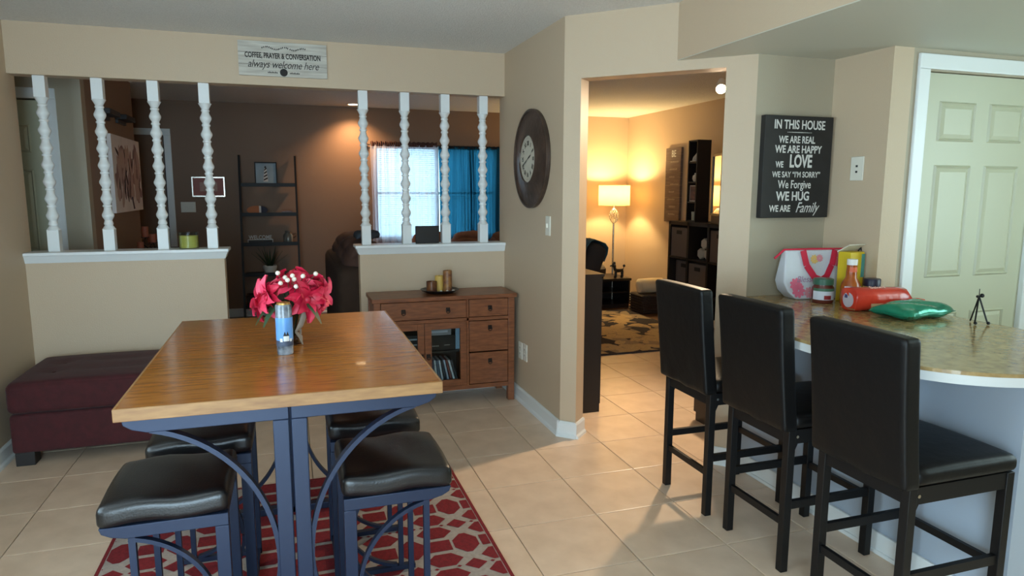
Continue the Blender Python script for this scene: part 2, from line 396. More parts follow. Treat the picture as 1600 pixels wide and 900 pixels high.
B().box(-1.345, -1.295, 8.36, 8.41, 1.0, 1.16).ball((-1.32, 8.345, .97), .03).ball((-1.32, 8.345, 1.13), .022).out('handle', BMETAL, de, smooth=40)
B().box(-1.47, -1.37, 8.396, 8.403, 1.27, 1.42).out('notice', PLATE, de)

# ------------------------------------------------------------------ window and curtains (far wall)
win = struct('window_1', B().box(1.0, 1.04, 8.40, 8.50, .86, 2.0).box(2.51, 2.55, 8.40, 8.50, .86, 2.0).box(1.04, 2.51, 8.40, 8.50, .86, .90).box(1.04, 2.51, 8.40, 8.50, 1.96, 2.0).box(1.755, 1.795, 8.41, 8.49, .9, 1.96), WHITE)
for a, c in ((1.04, 1.755), (1.795, 2.51)):
    B().box(a, c, 8.455, 8.46, .9, 1.96).out('pane', GLASS, win)
    B().box(a, c, 8.44, 8.475, 1.41, 1.44).out('meeting_rail', WHITE, win)
b = B()
for k in range(42):
    z = .91+k*.025
    for a, c in ((1.05, 1.75), (1.80, 2.50)):
        b.poly([(a, 8.405, z), (c, 8.405, z), (c, 8.422, z+.010), (a, 8.422, z+.010)])
tag(b.out('blind_slats', WHITE, win), kind='stuff')
def curtain(name, label, x0, x1, z0, z1, folds, amp, m, header, hz, y=8.33, gather=None, cat='curtain'):
    t = thing(name, label, cat, ((x0+x1)/2, y, z0)); cx = (x0+x1)/2
    rng = random.Random(len(label)); ph = [rng.uniform(0, 6.28) for _ in range(4)]
    def fn(u, v):
        x = x0+(x1-x0)*(gather(u) if gather else u)
        a = amp*(1-.35*v)
        yy = a*(math.sin(u*folds*6.28+ph[0])+.5*math.sin(u*folds*2.3*6.28+ph[1]))+.01*math.sin(v*3+u*9)
        return (x-cx+.008*math.sin(v*4+u*30), yy, v*(z1-z0))
    B().grid(int(folds*14)+20, 10, fn).out('panel', m, t, smooth=80)
    def fr(u, v):
        x = x0+(x1-x0)*u
        return (x-cx, .014*math.sin(u*folds*4*6.28)*(0.4+v)-.012, (z1-z0)-.02+v*hz+.006*math.sin(u*90)*v)
    B().grid(int(folds*30)+20, 4, fr).out('ruffled_header', header, t, smooth=80)
    return t
SHW = sheer('white_sheer', (226, 222, 234), .7); SHT = sheer('teal_sheer', (44, 104, 130), .84); SHB = sheer('pale_blue_sheer', (170, 206, 226), .5)
RUF = mat('brown_ruffle', (92, 60, 52), .9); RUFD = mat('dark_ruffle', (38, 46, 52), .9)
curtain('sheer_curtain', 'white sheer curtain with brown ruffled header over the left half of the far window', .96, 1.76, .78, 2.0, 8, .018, SHW, RUF, .055)
curtain('teal_curtain', 'teal see-through curtain with dark header over the right half of the far window', 1.79, 2.60, .78, 1.99, 11, .034, SHT, RUFD, .03, gather=lambda u: u+.13*math.sin(u*6.28))
cr = thing('curtain_rod', 'thin dark curtain rod above the far window', 'curtain rod', (1.78, 8.366, 2.0))
B().tube([(-.86, 0, 0), (.86, 0, 0)], .006).out('rod', BMETAL, cr, smooth=50)
for s in (-1, 1):
    B().ball((s*.87, 0, 0), .02).out('finial', BMETAL, cr, smooth=60)
    B().box(s*.82-.006, s*.82+.006, 0, .024, -.006, .006).out('bracket', BMETAL, cr)

# ------------------------------------------------------------------ turned spindles
def spindle():
    b = B(); H = 2.135-1.09; w = .031
    def zf(f): return H*(1-f)     # f: fraction from the top
    b.box(-w, w, -w, w, zf(.118), H); b.box(-w, w, -w, w, 0, zf(.872))
    pr = [(0, zf(.11)), (w*1.3, zf(.118)), (.0285, zf(.138)), (.0215, zf(.152)), (.026, zf(.158)), (.026, zf(.164)), (.0225, zf(.168))]
    c0, st = .206, .0975
    for k in range(7):
        c = c0+k*st
        for f, r in ((-.040, .0212), (-.031, .0225), (-.020, .0270), (-.006, .0345), (.005, .0345), (.016, .0290), (.023, .0245), (.030, .0212)):
            pr.append((r, zf(c+f)))
        if k < 6: pr += [(.0212, zf(c+.0355)), (.0262, zf(c+.037)), (.0262, zf(c+.047)), (.0212, zf(c+.0485))]
        else: pr += [(.027, zf(c+.047)), (.027, zf(c+.054)), (.0225, zf(c+.058)), (.0285, zf(c+.068)), (w*1.3, zf(c+.084))]
    pr.append((0, zf(c+.09)))
    b.lathe(pr, seg=16); return b
SX = [(-1.373, 'leftmost of the eight, before the white closet door'), (-1.073, 'second from the left, overlapping the edge of the magnolia painting'), (-.769, 'between the magnolia painting and the yellow candle'), (-.478, 'right of the yellow candle, ending the left half wall'),
      (.511, 'at the open end of the right half wall'), (.795, 'just left of the small black frame'), (1.08, 'just right of the small black frame'), (1.36, 'rightmost of the eight, next to the clock wall')]
sp0 = None
for x, d in SX:
    if sp0 is None: sp0 = spindle().out('spindle', WHITE, smooth=35); o = sp0
    else: o = sp0.copy(); COL.objects.link(o)
    o.location = (x, 4.845, 1.09)
    tag(o, 'white turned wooden spindle '+d, 'spindle', 'turned spindles on the half walls')

# ------------------------------------------------------------------ small wall fittings
def plate(name, label, cat, O, U, wid, hgt, kind):
    """wall plate centred at O, U horizontal direction along the wall (viewer's right), facing the viewer"""
    U = Vector(U).normalized(); Nn = U.cross(Vector((0, 0, 1)))
    t = bpy.data.objects.new(name, None); COL.objects.link(t); t.empty_display_size = .05
    t.matrix_world = Matrix(((U.x, -Nn.x, 0, O[0]), (U.y, -Nn.y, 0, O[1]), (0, 0, 1, O[2]), (0, 0, 0, 1)))
    tag(t, label, cat)
    B().box(-wid/2, wid/2, -.007, 0, -hgt/2, hgt/2).out('cover', PLATE, t, bevel=.002)
    if kind[0] == 's':
        n = int(kind[1])
        for k in range(n):
            x = (k-(n-1)/2)*.046; B().box(x-.006, x+.006, -.018, -.004, -.012, .014).out('toggle', PLATE, t)
    elif kind == 'o':
        for z in (-.02, .02):
            s_ = B().box(-.016, .016, -.009, -.004, z-.014, z+.014).out('socket', PLATE, t, bevel=.002)
            for x in (-.006, .006): B().box(x-.0012, x+.0012, -.0096, -.0088, z-.005, z+.006).out('slot', DARKHOLE, s_)
    elif kind == 'j':
        for z in (-.016, .012): B().box(-.005, .005, -.010, -.006, z-.005, z+.005).out('jack', DARKHOLE, t)
plate('light_switch', 'white light switch plate below the oval clock', 'light switch', (1.506, 3.88, 1.256), (0, -1, 0), .075, .118, 's1')
plate('wall_outlet', 'white wall outlet nearest the sideboard on the clock wall', 'outlet', (1.506, 4.385, .362), (0, -1, 0), .075, .118, 'o')
plate('wall_outlet', 'white wall outlet on the clock wall, the one farther from the sideboard', 'outlet', (1.506, 4.29, .368), (0, -1, 0), .075, .118, 'o')
plate('wall_jack', 'beige wall plate with two dark jacks beside the black lettered board', 'wall plate', (2.709, 2.73, 1.583), (0, -1, 0), .08, .118, 'j')
plate('switch_plate', 'white three-switch plate beside the entry door', 'light switch', (-1.06, 8.389, 1.27), (1, 0, 0), .15, .115, 's3')
plate('wall_outlet', 'white wall outlet between the ladder shelf and the brown sofa', 'outlet', (.322, 8.389, .385), (1, 0, 0), .075, .125, 'o')

# ------------------------------------------------------------------ wall art and signs
def XZ(o): return dict(U=(1, 0, 0), V=(0, 0, 1))
t = thing('welcome_sign', 'whitewashed wooden sign reading coffee, prayer and conversation above the half-wall opening', 'sign', (.01, 4.779, 2.19))
B().box(-.27, .27, -.018, 0, 0, .212).out('board', PLANKW, t)
for z in (.07, .142): B().box(-.27, .27, -.0185, -.017, z-.0008, z+.0008).out('plank_joint', INK, t)
text('COFFEE, PRAYER & CONVERSATION', .046, (0, -.018, .125), (1, 0, 0), (0, 0, 1), INK, t, sx=.62, bold=.0014)
text('always welcome here', .066, (0, -.018, .072), (1, 0, 0), (0, 0, 1), INK, t, sx=.80, shear=.35, gap=.95)
b = B()
b.lathe([(0, 0), (.024, 0), (.024, .002), (0, .002)], (0, 0, 0), 18, M=Matrix.Translation((0, -.018, .026)) @ Matrix.Rotation(R_(90), 4, 'X')); b.out('round_emblem', INK, t)
b = B()
for s in (-1, 1):
    for k in range(7):
        x = s*(.035+k*.009); b.poly([(x, -.0186, .022), (x+s*.007, -.0186, .028+.004*(k % 2)), (x+s*.009, -.0186, .022), (x+s*.004, -.0186, .018)])
for k in range(26):
    x = -.13+k*.0105+random.uniform(-.002, .002); z = .172+.008*math.sin(k*.6)*1; b.poly([(x, -.0186, z), (x+.005, -.0186, z+.008), (x+.008, -.0186, z+.001), (x+.004, -.0186, z-.005)])
b.out('leaf_sprigs', INK, t)

t = thing('house_rules_board', 'black canvas board with white lettering beginning In This House', 'sign', (2.482, 2.929, 1.335))
hb = B().box(-.21, .21, -.036, 0, 0, .512).out('canvas', BOARDB, t, bevel=.003)
for s, z, sz, sx, bo, sh, cx in (('IN THIS HOUSE', .466, .062, .74, .0012, 0, .0), ('WE ARE REAL', .392, .049, .74, .0010, 0, -.012), ('WE ARE HAPPY', .344, .052, .80, .0012, 0, .0), ('WE', .268, .042, .72, .0010, 0, -.112), ('LOVE', .284, .088, .66, .0028, 0, .018),
                       ("WE SAY \u201cI\u2019M SORRY\u201d", .218, .041, .78, .0006, 0, -.004), ('We Forgive', .168, .058, .74, .0006, 0, -.012), ('WE HUG', .108, .063, .82, .0016, 0, -.018), ('WE ARE', .046, .046, .78, .001, 0, -.095), ('Family', .050, .075, .74, .0002, .45, .072)):
    text(s, sz, (cx, -.036, z), (1, 0, 0), (0, 0, 1), CHALK, t, sx=sx, bold=bo, shear=sh)
b = B()
for k in range(-8, 9): b.poly([(k*.009-.004, -.0366, .430), (k*.009, -.0366, .4335-abs(k)*.0002), (k*.009+.005, -.0366, .430), (k*.009, -.0366, .427+abs(k)*.0002)])
b.out('flourish', CHALK, t)

# oval clock seen edge-on: round metal disc on the clock wall
t = thing('wall_clock', 'large round dark bronze clock with an off-white face', 'clock', (1.506, 4.165, 1.668), R_(-90))
BRZ = mat('aged_bronze', (78, 62, 52), .42, metal=.25, var=.4, vscale=9, bump=.25, bscale=30)
FACE = mat('aged_clock_face', (196, 188, 170), .6, var=.08, vscale=8)
ry = Matrix.Rotation(R_(90), 4, 'X')
B().lathe([(0, 0), (.31, 0), (.312, .012), (.300, .024), (.292, .021), (.20, .036), (.150, .046), (.146, .034), (0, .034)], seg=48, M=ry).out('disc', BRZ, t, smooth=35)
B().lathe([(.300, .018), (.312, .018), (.312, .03), (.300, .03), (.300, .018)], seg=48, M=ry).out('rim', BRZ, t, smooth=35)
fc = B().lathe([(0, .0345), (.146, .0345), (.146, .036), (0, .036)], seg=40, M=ry).out('face', FACE, t)
b = B()
for k in range(60):
    a = k*PI/30; r0 = .128 if k % 5 else .122
    ca, sa = math.cos(a), math.sin(a); wq = .001
    b.poly([(r0*ca-wq*sa, -.0366, r0*sa+wq*ca), (.134*ca-wq*sa, -.0366, .134*sa+wq*ca), (.134*ca+wq*sa, -.0366, .134*sa-wq*ca), (r0*ca+wq*sa, -.0366, r0*sa-wq*ca)])
b.out('minute_marks', INK, fc)
for k, s in enumerate(('XII', 'I', 'II', 'III', 'IIII', 'V', 'VI', 'VII', 'VIII', 'IX', 'X', 'XI')):
    a = PI/2-k*PI/6; V = Vector((math.cos(a), 0, math.sin(a))); U = Vector((math.sin(a), 0, -math.cos(a)))
    text(s, .040, V*.098+Vector((0, -.036, 0)), U, V, INK, fc, name='numeral', sx=.8, bold=.001)
for ln, a, wq in ((.075, R_(20), .006), (.105, R_(205), .005)):
    d = Vector((math.cos(a), 0, math.sin(a))); n2 = Vector((-d.z, 0, d.x))*wq; o_ = Vector((0, -.040, 0))
    b = B(); b.poly([o_-d*.02, o_+d*ln*.5-n2, o_+d*ln, o_+d*ln*.5+n2]); b.out('hand', INK, t)

# floral canvas on the hall wall
t = thing('magnolia_painting', 'unframed canvas painting of dusky pink and cream flowers on the dark hall wall', 'painting', (-1.324, 6.12, 1.28), R_(90))
CANV = mat('canvas_cream', (224, 216, 212), .9, var=.06, vscale=5); PET = mat('petal_mauve', (150, 120, 118), .9, var=.15, vscale=12); PETD = mat('petal_dark', (64, 50, 54), .9); PETL = mat('petal_light', (186, 160, 150), .9)
B().box(0, 1.06, -.03, 0, 0, .62).out('canvas', CANV, t)
rg = random.Random(4)
for mm, nm, n, ln in ((PET, 'mauve_petals', 34, .24), (PETL, 'pale_petals', 24, .22), (PETD, 'dark_leaves', 13, .15)):
    b = B()
    for k in range(n):
        cx, cz = rg.uniform(.10, .98), rg.uniform(.14, .50); a = rg.gauss(PI/2, .5); l = ln*rg.uniform(.6, 1.1); wd = l*rg.uniform(.18, .3)*(0.6 if mm is PETD else 1)
        d = Vector((math.cos(a), 0, math.sin(a))); q = Vector((-d.z, 0, d.x)); P = []
        for i in range(12):
            f = i/12*2*PI; P.append(Vector((cx, -.0304-k*.00003-(0 if mm is PET else .001), cz))+d*math.cos(f)*l/2+q*math.sin(f)*wd*(1-.3*math.cos(f)))
        b.poly([(max(.01, min(1.05, p.x)), p.y, max(.01, min(.61, p.z))) for p in P])
    tag(b.out(nm, mm, t), kind='stuff')
b = B(); b.tube([(.52, -.031, .12), (.60, -.031, .3), (.55, -.031, .45)], .004).tube([(.6, -.031, .12), (.66, -.031, .02)], .008).out('stem', PETD, t)
# wall candle bars above the painting
for k, (y, z) in enumerate(((6.05, 2.05), (6.62, 2.06))):
    t = thing('wall_ledge', ('dark floating ledge above the painting, the one nearer the closet' if k == 0 else 'dark floating ledge above the painting, the one nearer the entry door'), 'ledge', (-1.324, y, z), R_(90))
    B().box(-.17, .17, -.09, 0, -.02, .02).out('shelf', DKWOOD, t, bevel=.003); B().box(-.15, .15, -.02, 0, -.05, -.02).out('back_rail', DKWOOD, t)
# small pink framed print
t = thing('framed_print', 'small framed pink print between the entry door and the ladder shelf', 'picture', (-.84, 8.388, 1.385))
B().box(-.17, .17, -.006, 0, 0, .22).out('mount', mat('pink_mount', (176, 116, 108), .7), t)
b = B().box(-.17, .17, -.022, 0, 0, .012).box(-.17, .17, -.022, 0, .208, .22).box(-.17, -.158, -.022, 0, .012, .208).box(.158, .17, -.022, 0, .012, .208); b.out('frame', CHROME, t)
B().box(-.09, .09, -.008, -.006, .06, .16).out('print', mat('print_paper', (196, 160, 146), .8, var=.1, vscale=30), t)

# ------------------------------------------------------------------ ladder shelf
t = thing('ladder_shelf', 'black leaning ladder shelf with five shelves on the far wall', 'shelf', (-.205, 8.37, 0))
ybot, ytop = -.42, -.03
def lad_y(z): return ybot+(ytop-ybot)*z/1.85
for s in (-1, 1):
    b = B(); x = s*.30
    v = [(x-.011, ybot-.022, 0), (x+.011, ybot-.022, 0), (x+.011, ybot+.022, 0), (x-.011, ybot+.022, 0)]; h = [(x-.011, ytop-.022, 1.85), (x+.011, ytop-.022, 1.85), (x+.011, ytop+.022, 1.85), (x-.011, ytop+.022, 1.85)]
    vs = [b.bm.verts.new(q) for q in v]; hs = [b.bm.verts.new(q) for q in h]; b.bm.faces.new(vs[::-1]); b.bm.faces.new(hs)
    for i in range(4): b.bm.faces.new((vs[i], vs[(i+1) % 4], hs[(i+1) % 4], hs[i]))
    b.out('rail', BMETAL, t)
LZ = [1.515, 1.185, .855, .52, .17]
for z in LZ:
    f = lad_y(z)-.02
    B().box(-.289, .289, f, -.005, z-.012, z).box(-.289, .289, f-.004, f+.010, z-.016, z+.024).out('shelf_tray', BMETAL, t)
LX, LY = -.205, 8.37
def ls(z, x, y): return (LX+x, LY+y, z+.0005)
t = thing('lighthouse_picture', 'black framed picture of a striped lighthouse on the top ladder shelf', 'picture', ls(LZ[0], -.02, -.065))
t.rotation_euler = (R_(-6), 0, 0)
SKY = mat('painted_sky', (150, 168, 178), .8, var=.12, vscale=9)
B().box(-.11, .11, -.008, 0, 0, .255).out('print', SKY, t)
B().box(-.12, .12, -.016, .004, 0, .012).box(-.12, .12, -.016, .004, .248, .26).box(-.12, -.108, -.016, .004, .012, .248).box(.108, .12, -.016, .004, .012, .248).out('frame', BMETAL, t)
b = B(); b.poly([(-.03, -.0085, .04), (.022, -.0085, .04), (.008, -.0085, .19), (-.016, -.0085, .19)]); b.out('tower', CHALK, t)
b = B()
for k in range(4): z = .05+k*.037; b.poly([(-.026+k*.003, -.009, z), (.018-k*.003, -.009, z+.022), (.016-k*.003, -.009, z+.038), (-.025+k*.003, -.009, z+.016)])
b.poly([(-.014, -.009, .19), (.006, -.009, .19), (.003, -.009, .215), (-.011, -.009, .215)]); b.out('stripes', INK, t)
t = thing('striped_wooden_fish', 'oval wooden fish painted orange, cream and navy on the second ladder shelf', 'ornament', ls(LZ[1], -.13, -.1))
cols = [mat('orange_paint', (176, 108, 66), .7), CHALK, mat('navy_paint', (36, 44, 66), .7)]
def fishseg(a, c):
    b = B(); P = []
    n = 10
    for i in range(n+1): x = a+(c-a)*i/n; P.append((x, .048*math.sqrt(max(0, 1-(x/.112)**2))+.0005))
    Q = [(x, -z) for x, z in P[::-1]]
    return b.prism([(x, z) for x, z in P+Q], -.01, .01, M=Matrix.Translation((0, 0, .05)) @ Matrix.Rotation(R_(90), 4, 'X'))
for (a, c), m_, nm in zip(((-.111, .02), (.02, .042), (.042, .111)), cols, ('body_end', 'cream_band', 'head_end')): fishseg(a, c).out(nm, m_, t)
B().box(-.03, .03, -.02, .02, 0, .008).out('stand', DKWOOD, t)
t = thing('keepsake_box', 'small brown wooden box on the right of the second ladder shelf', 'box', ls(LZ[1], .19, -.1))
B().box(-.055, .055, -.035, .035, 0, .03).out('body', SIDEW, t); B().box(-.058, .058, -.038, .038, .031, .043).out('lid', SIDEW, t, bevel=.002)
t = thing('welcome_block_sign', 'dark block sign with standing letters reading welcome on the third ladder shelf', 'sign', ls(LZ[2], -.11, -.13))
B().box(-.135, .135, -.02, .02, 0, .05).out('block', CHALK, t); B().box(-.128, .128, -.022, -.019, .007, .043).out('inset', mat('grey_inset', (70, 68, 66), .8), t)
text('WELCOME', .062, (0, 0, .071), (1, 0, 0), (0, 0, 1), CHALK, t, sx=.82, bold=.0012)
t = thing('glass_jar', 'grey glass jar with a narrow neck at the right end of the third ladder shelf', 'jar', ls(LZ[2], .19, -.12))
B().lathe([(0, .002), (.05, .002), (.055, .02), (.055, .09), (.035, .115), (.028, .125), (.034, .135), (.034, .142), (.0, .142)], seg=20).out('body', mat('smoky_glass', (120, 116, 108), .1, spec=.8), t, smooth=50)
B().tube([(.055, 0, .06), (.085, 0, .075), (.085, 0, .11), (.05, 0, .1)], .005).out('handle', BMETAL, t, smooth=60)
t = thing('agave_plant', 'spiky dark agave in a white pot on the fourth ladder shelf', 'plant', ls(LZ[3], -.02, -.19))
B().lathe([(0, 0), (.06, 0), (.078, .07), (.075, .09), (.068, .09), (.066, .08), (0, .08)], seg=24).out('pot', WPOT, t, smooth=40)
rg = random.Random(3)
for k in range(15):
    a = k*2.4; tl = .25+.9*(k/15); L_ = rg.uniform(.2, .27); d = Vector((math.cos(a), math.sin(a), 0)); b = B(); P = []
    def fn(u, v):
        r = L_*u; w_ = .013*(1-u)**.7*(1-.2*u)+.0004; c = d*(.015+r*math.sin(tl*.9))+Vector((0, 0, .075+r*math.cos(tl*.9)))
        q = Vector((-d.y, d.x, 0)); return c+q*(v-.5)*2*w_+d*abs(v-.5)*.008
    b.grid(8, 3, fn).out('leaf', GRNLEAF, t, smooth=80)
t = thing('storage_basket', 'dark basket at the left of the lowest ladder shelf', 'basket', ls(LZ[4], -.19, -.22))
B().box(-.08, .08, -.08, .08, 0, .11, tx=-.012, ty=-.012).out('body', WICK, t, bevel=.006); B().box(-.096, .096, -.096, .096, .11, .12).out('rim', WICK, t, bevel=.004)

# ------------------------------------------------------------------ sofas in the living room
t = thing('brown_sofa', 'brown suede sofa seen from behind its back beside the right half wall', 'sofa', (.34, 5.35, 0))
B().box(.04, .98, .02, 1.98, .06, .40).out('base', SOFA, t, bevel=.04, seg=3)
puff(0, .26, 0, 2.0, .06, .86, .02, .07, 10).out('back', SOFA, t, smooth=80)
puff(.2, 1.0, 0, .22, .06, .62, .03, .07, 10).out('arm', SOFA, t, smooth=80)
puff(.2, 1.0, 1.78, 2.0, .06, .62, .03, .07, 10).out('arm', SOFA, t, smooth=80)
for k in range(3):
    puff(.27, 1.0, .24+k*.515, .74+k*.515, .40, .54, .03, .05, 8).out('seat_cushion', SOFA, t, smooth=80)
    puff(.06, .42, .10+k*.59, .68+k*.59, .60, .995, .06, .13, 10, droop=.03).out('back_cushion', SOFAR, t, smooth=80)
for x in (.08, .92):
    for y in (.08, 1.92): B().cyl((x, y, 0), .025, .065).out('foot', DKWOOD, t)
t = thing('window_sofa', 'long reddish brown sofa under the curtained far window', 'sofa', (1.95, 8.25, 0))
B().box(-.6, .86, -.74, -.08, .06, .40).out('base', SOFAR, t, bevel=.04, seg=3)
puff(-.62, .88, -.26, 0, .1, .84, .02, .08, 10).out('back', SOFAR, t, smooth=80)
for k in range(3):
    puff(-.60+k*.49, -.12+k*.49, -.40, -.14, .5, .93, .05, .12, 10, droop=.02).out('back_cushion', SOFAR, t, smooth=80)
    puff(-.60+k*.49, -.12+k*.49, -.76, -.30, .40, .55, .02, .05, 8).out('seat_cushion', SOFAR, t, smooth=80)
for x in (-.5, .76):
    for y in (-.68, -.1): B().cyl((x, y, 0), .025, .065).out('foot', DKWOOD, t)
tag(puff(.52, .72, 5.72, 5.98, 1.068, 1.115, .015, .02, 8, droop=.03).out('grey_blanket', mat('slate_blanket', (62, 66, 74), .95, bump=.3, bscale=150), smooth=80), 'folded slate grey blanket on the back of the brown sofa', 'blanket')

# things on the half-wall caps
t = thing('picture_display', 'small black picture frame seen from behind on the right half-wall cap', 'picture frame', (.945, 4.85, 1.0905))
B().box(-.086, .086, -.012, .008, 0, .124).out('back_panel', BLACKPL, t, bevel=.003); B().box(-.03, .03, .008, .05, 0, .004).out('stand', BLACKPL, t)
t = thing('yellow_candle', 'yellow candle in a glass bowl on the left half-wall cap', 'candle', (-.625, 4.86, 1.0905))
B().lathe([(0, .004), (.0575, .004), (.0575, .082), (0, .082)], seg=24).out('wax', mat('yellow_wax', (222, 206, 100), .5), t, smooth=40)
B().lathe([(0, 0), (.060, 0), (.061, .02), (.061, .104), (.0585, .104), (.0585, .003), (0, .003)], seg=28).out('glass', GLASS, t, smooth=40)
for dx in (-.018, .018): B().cyl((dx, 0, .082), .0015, .012, 6).out('wick', INK, t)
# candle holder on the hall table
t = thing('hall_table', 'dark console table below the magnolia painting', 'table', (-1.14, 6.55, 0))
B().box(-.17, .16, -.5, .55, .90, .93).out('top', DKWOOD, t, bevel=.003)
for x in (-.15, .13):
    for y in (-.47, .51): B().box(x-.02, x+.02, y-.02, y+.02, 0, .90).out('leg', DKWOOD, t)
t = thing('candelabra', 'black wire candle holder with rust pillar candles on the hall table', 'candle holder', (-1.14, 6.55, .931))
CAND = mat('rust_wax', (158, 84, 58), .6)
for k, (x, y, h) in enumerate(((-.05, -.18, .05), (.03, -.09, .09), (-.04, 0, .13), (.04, .09, .10), (-.03, .18, .06))):
    B().cyl((x, y, h), .026, .05+.02*(k % 3), 14).out('candle', CAND, t, smooth=40)
    B().cyl((x, y, h-.005), .036, .005, 14).out('dish', BMETAL, t)
    B().tube([(x, y, h-.004), (x*1.5, y*1.1, h*.5), (0, y*.8, 0.004)], .004, 6).out('stem', BMETAL, t)
B().tube([(0, -.2, .006), (.05, -.1, .03), (0, 0, .006), (.05, .1, .03), (0, .2, .006)], .005, 6).out('scroll_base', BMETAL, t)

# recessed light over the far wall
t = thing('recessed_light', 'round recessed ceiling light glowing above the far wall', 'ceiling light', (.76, 8.12, 2.43))
B().lathe([(.065, 0), (.095, 0), (.09, -.008), (.065, -.004), (.065, 0)], seg=28).out('trim_ring', WHITE, t, smooth=40)
B().lathe([(0, -.003), (.064, -.003), (.064, -.001), (0, -.001)], seg=24).out('lens', mat('lamp_lens', (255, 226, 180), .5, emit=(255, 214, 160), estr=14), t)
light('recessed_lamp', 'SPOT', (.76, 8.12, 2.41), 75, (1.0, .62, .32), (R_(6), 0, 0), spot=125, blend=.8, radius=.05)

# ------------------------------------------------------------------ lamp room (seen through the doorway)
LXP, LYP = 4.0, 7.98
t = thing('floor_lamp', 'lit floor lamp with a pale drum shade and wire cage in the far corner', 'lamp', (LXP, LYP, 0))
B().lathe([(0, 0), (.13, 0), (.13, .015), (.03, .03), (.012, .05), (0, .05)], seg=28).out('base', CHROME, t, smooth=40)
B().cyl((0, 0, .04), .0125, 1.0, 14).out('pole', CHROME, t, smooth=40)
b = B()
for k in range(10):
    a = k*PI/5
    for sg in (1, -1):
        P = []
        for i in range(13):
            u = i/12; r = .055*math.sin(PI*u)**.8+.006; an = a+sg*u*1.5; P.append((r*math.cos(an), r*math.sin(an), 1.04+u*.20))
        b.tube(P, .0022, 5)
b.out('wire_cage', CHROME, t, smooth=60)
B().cyl((0, 0, 1.22), .006, .08, 8).out('stem', CHROME, t)
SH = bpy.data.materials.new('lamp_shade'); SH.use_nodes = True; nt = SH.node_tree; nt.nodes.remove(nt.nodes['Principled BSDF'])
tl = nt.nodes.new('ShaderNodeBsdfTranslucent'); tl.inputs[0].default_value = (.30, .215, .10, 1); df = nt.nodes.new('ShaderNodeBsdfDiffuse'); df.inputs[0].default_value = (.9, .82, .66, 1)
mx = nt.nodes.new('ShaderNodeMixShader'); mx.inputs[0].default_value = .4; nt.links.new(tl.outputs[0], mx.inputs[1]); nt.links.new(df.outputs[0], mx.inputs[2]); nt.links.new(mx.outputs[0], nt.nodes['Material Output'].inputs[0])
B().lathe([(.200, 1.275), (.2, 1.53)], seg=40).out('shade', SH, t, smooth=80)
B().lathe([(0, 0), (.02, .01), (.03, .035), (.022, .06), (0, .07)], (0, 0, 1.36), 14).out('bulb', mat('bulb', (255, 220, 160), .5, emit=(255, 206, 130), estr=20), t, smooth=60)
light('floor_lamp_bulb', 'POINT', (LXP, LYP, 1.44), 68, (1.0, .72, .33), radius=.05)

t = thing('track_light', 'lit white track light head at the top of the doorway', 'ceiling light', (2.855, 4.1, 2.43))
B().box(-.05, .05, -.30, .30, -.025, 0).out('track', WHITE, t)
B().tube([(0, 0, -.02), (0, 0, -.16)], .009).out('arm', WHITE, t)
mh = Matrix.Translation((-.02, -.01, -.275)) @ Vector((1.1, 1.5, 1.2)).to_track_quat('Z', 'Y').to_matrix().to_4x4()
B().lathe([(0, .12), (.026, .12), (.034, .04), (.038, 0), (.034, 0), (.030, .03), (.0, .05)], seg=20, M=mh).out('head', WHITE, t, smooth=45)
B().lathe([(0, .004), (.031, .008), (.031, .016), (0, .016)], seg=18, M=mh).out('bulb_face', mat('warm_bulb', (255, 236, 204), .5, emit=(255, 226, 180), estr=30), t)
tl_ = light('track_lamp', 'SPOT', (2.74, 3.97, 2.10), 150, (1.0, .76, .50), spot=125, blend=.7, radius=.05)
tl_.rotation_euler = Vector((-1.15, -1.25, -2.1)).to_track_quat('-Z', 'Y').to_euler()

# patterned rug
t = thing('floral_rug', 'dark navy rug with large tan leaf and flower shapes in the lamp room', 'rug', (3.05, 6.45, .001))
B().box(-1.25, .88, -1.06, 1.0, 0, .008).out('pile', NAVY, t)
rg = random.Random(9)
for mm, nm, n in ((TAN, 'tan_leaves', 230), (TAN2, 'beige_leaves', 150)):
    b = B()
    k = 0
    while k < n:
        fx, fy = rg.uniform(-1.1, .85), rg.uniform(-.95, .95); base_a = rg.uniform(0, 6.28)
        for q in range(rg.randint(4, 7)):
            a = base_a+q*rg.uniform(.5, .9); l = rg.uniform(.12, .30); wd = l*rg.uniform(.16, .26); cx, cy = fx+math.cos(a)*l*.62, fy+math.sin(a)*l*.62; P = []
            for i in range(12):
                f = i/12*2*PI; u = math.cos(f)*l/2; v = math.sin(f)*wd*(1-.35*math.cos(f))+.02*math.sin(u*14)
                P.append((max(-1.22, min(.86, cx+u*math.cos(a)-v*math.sin(a))), max(-1.03, min(.98, cy+u*math.sin(a)+v*math.cos(a))), .0085+k*.000004+(0 if mm is TAN2 else .0008)))
            b.poly(P); k += 1
    tag(b.out(nm, mm, t), kind='stuff')

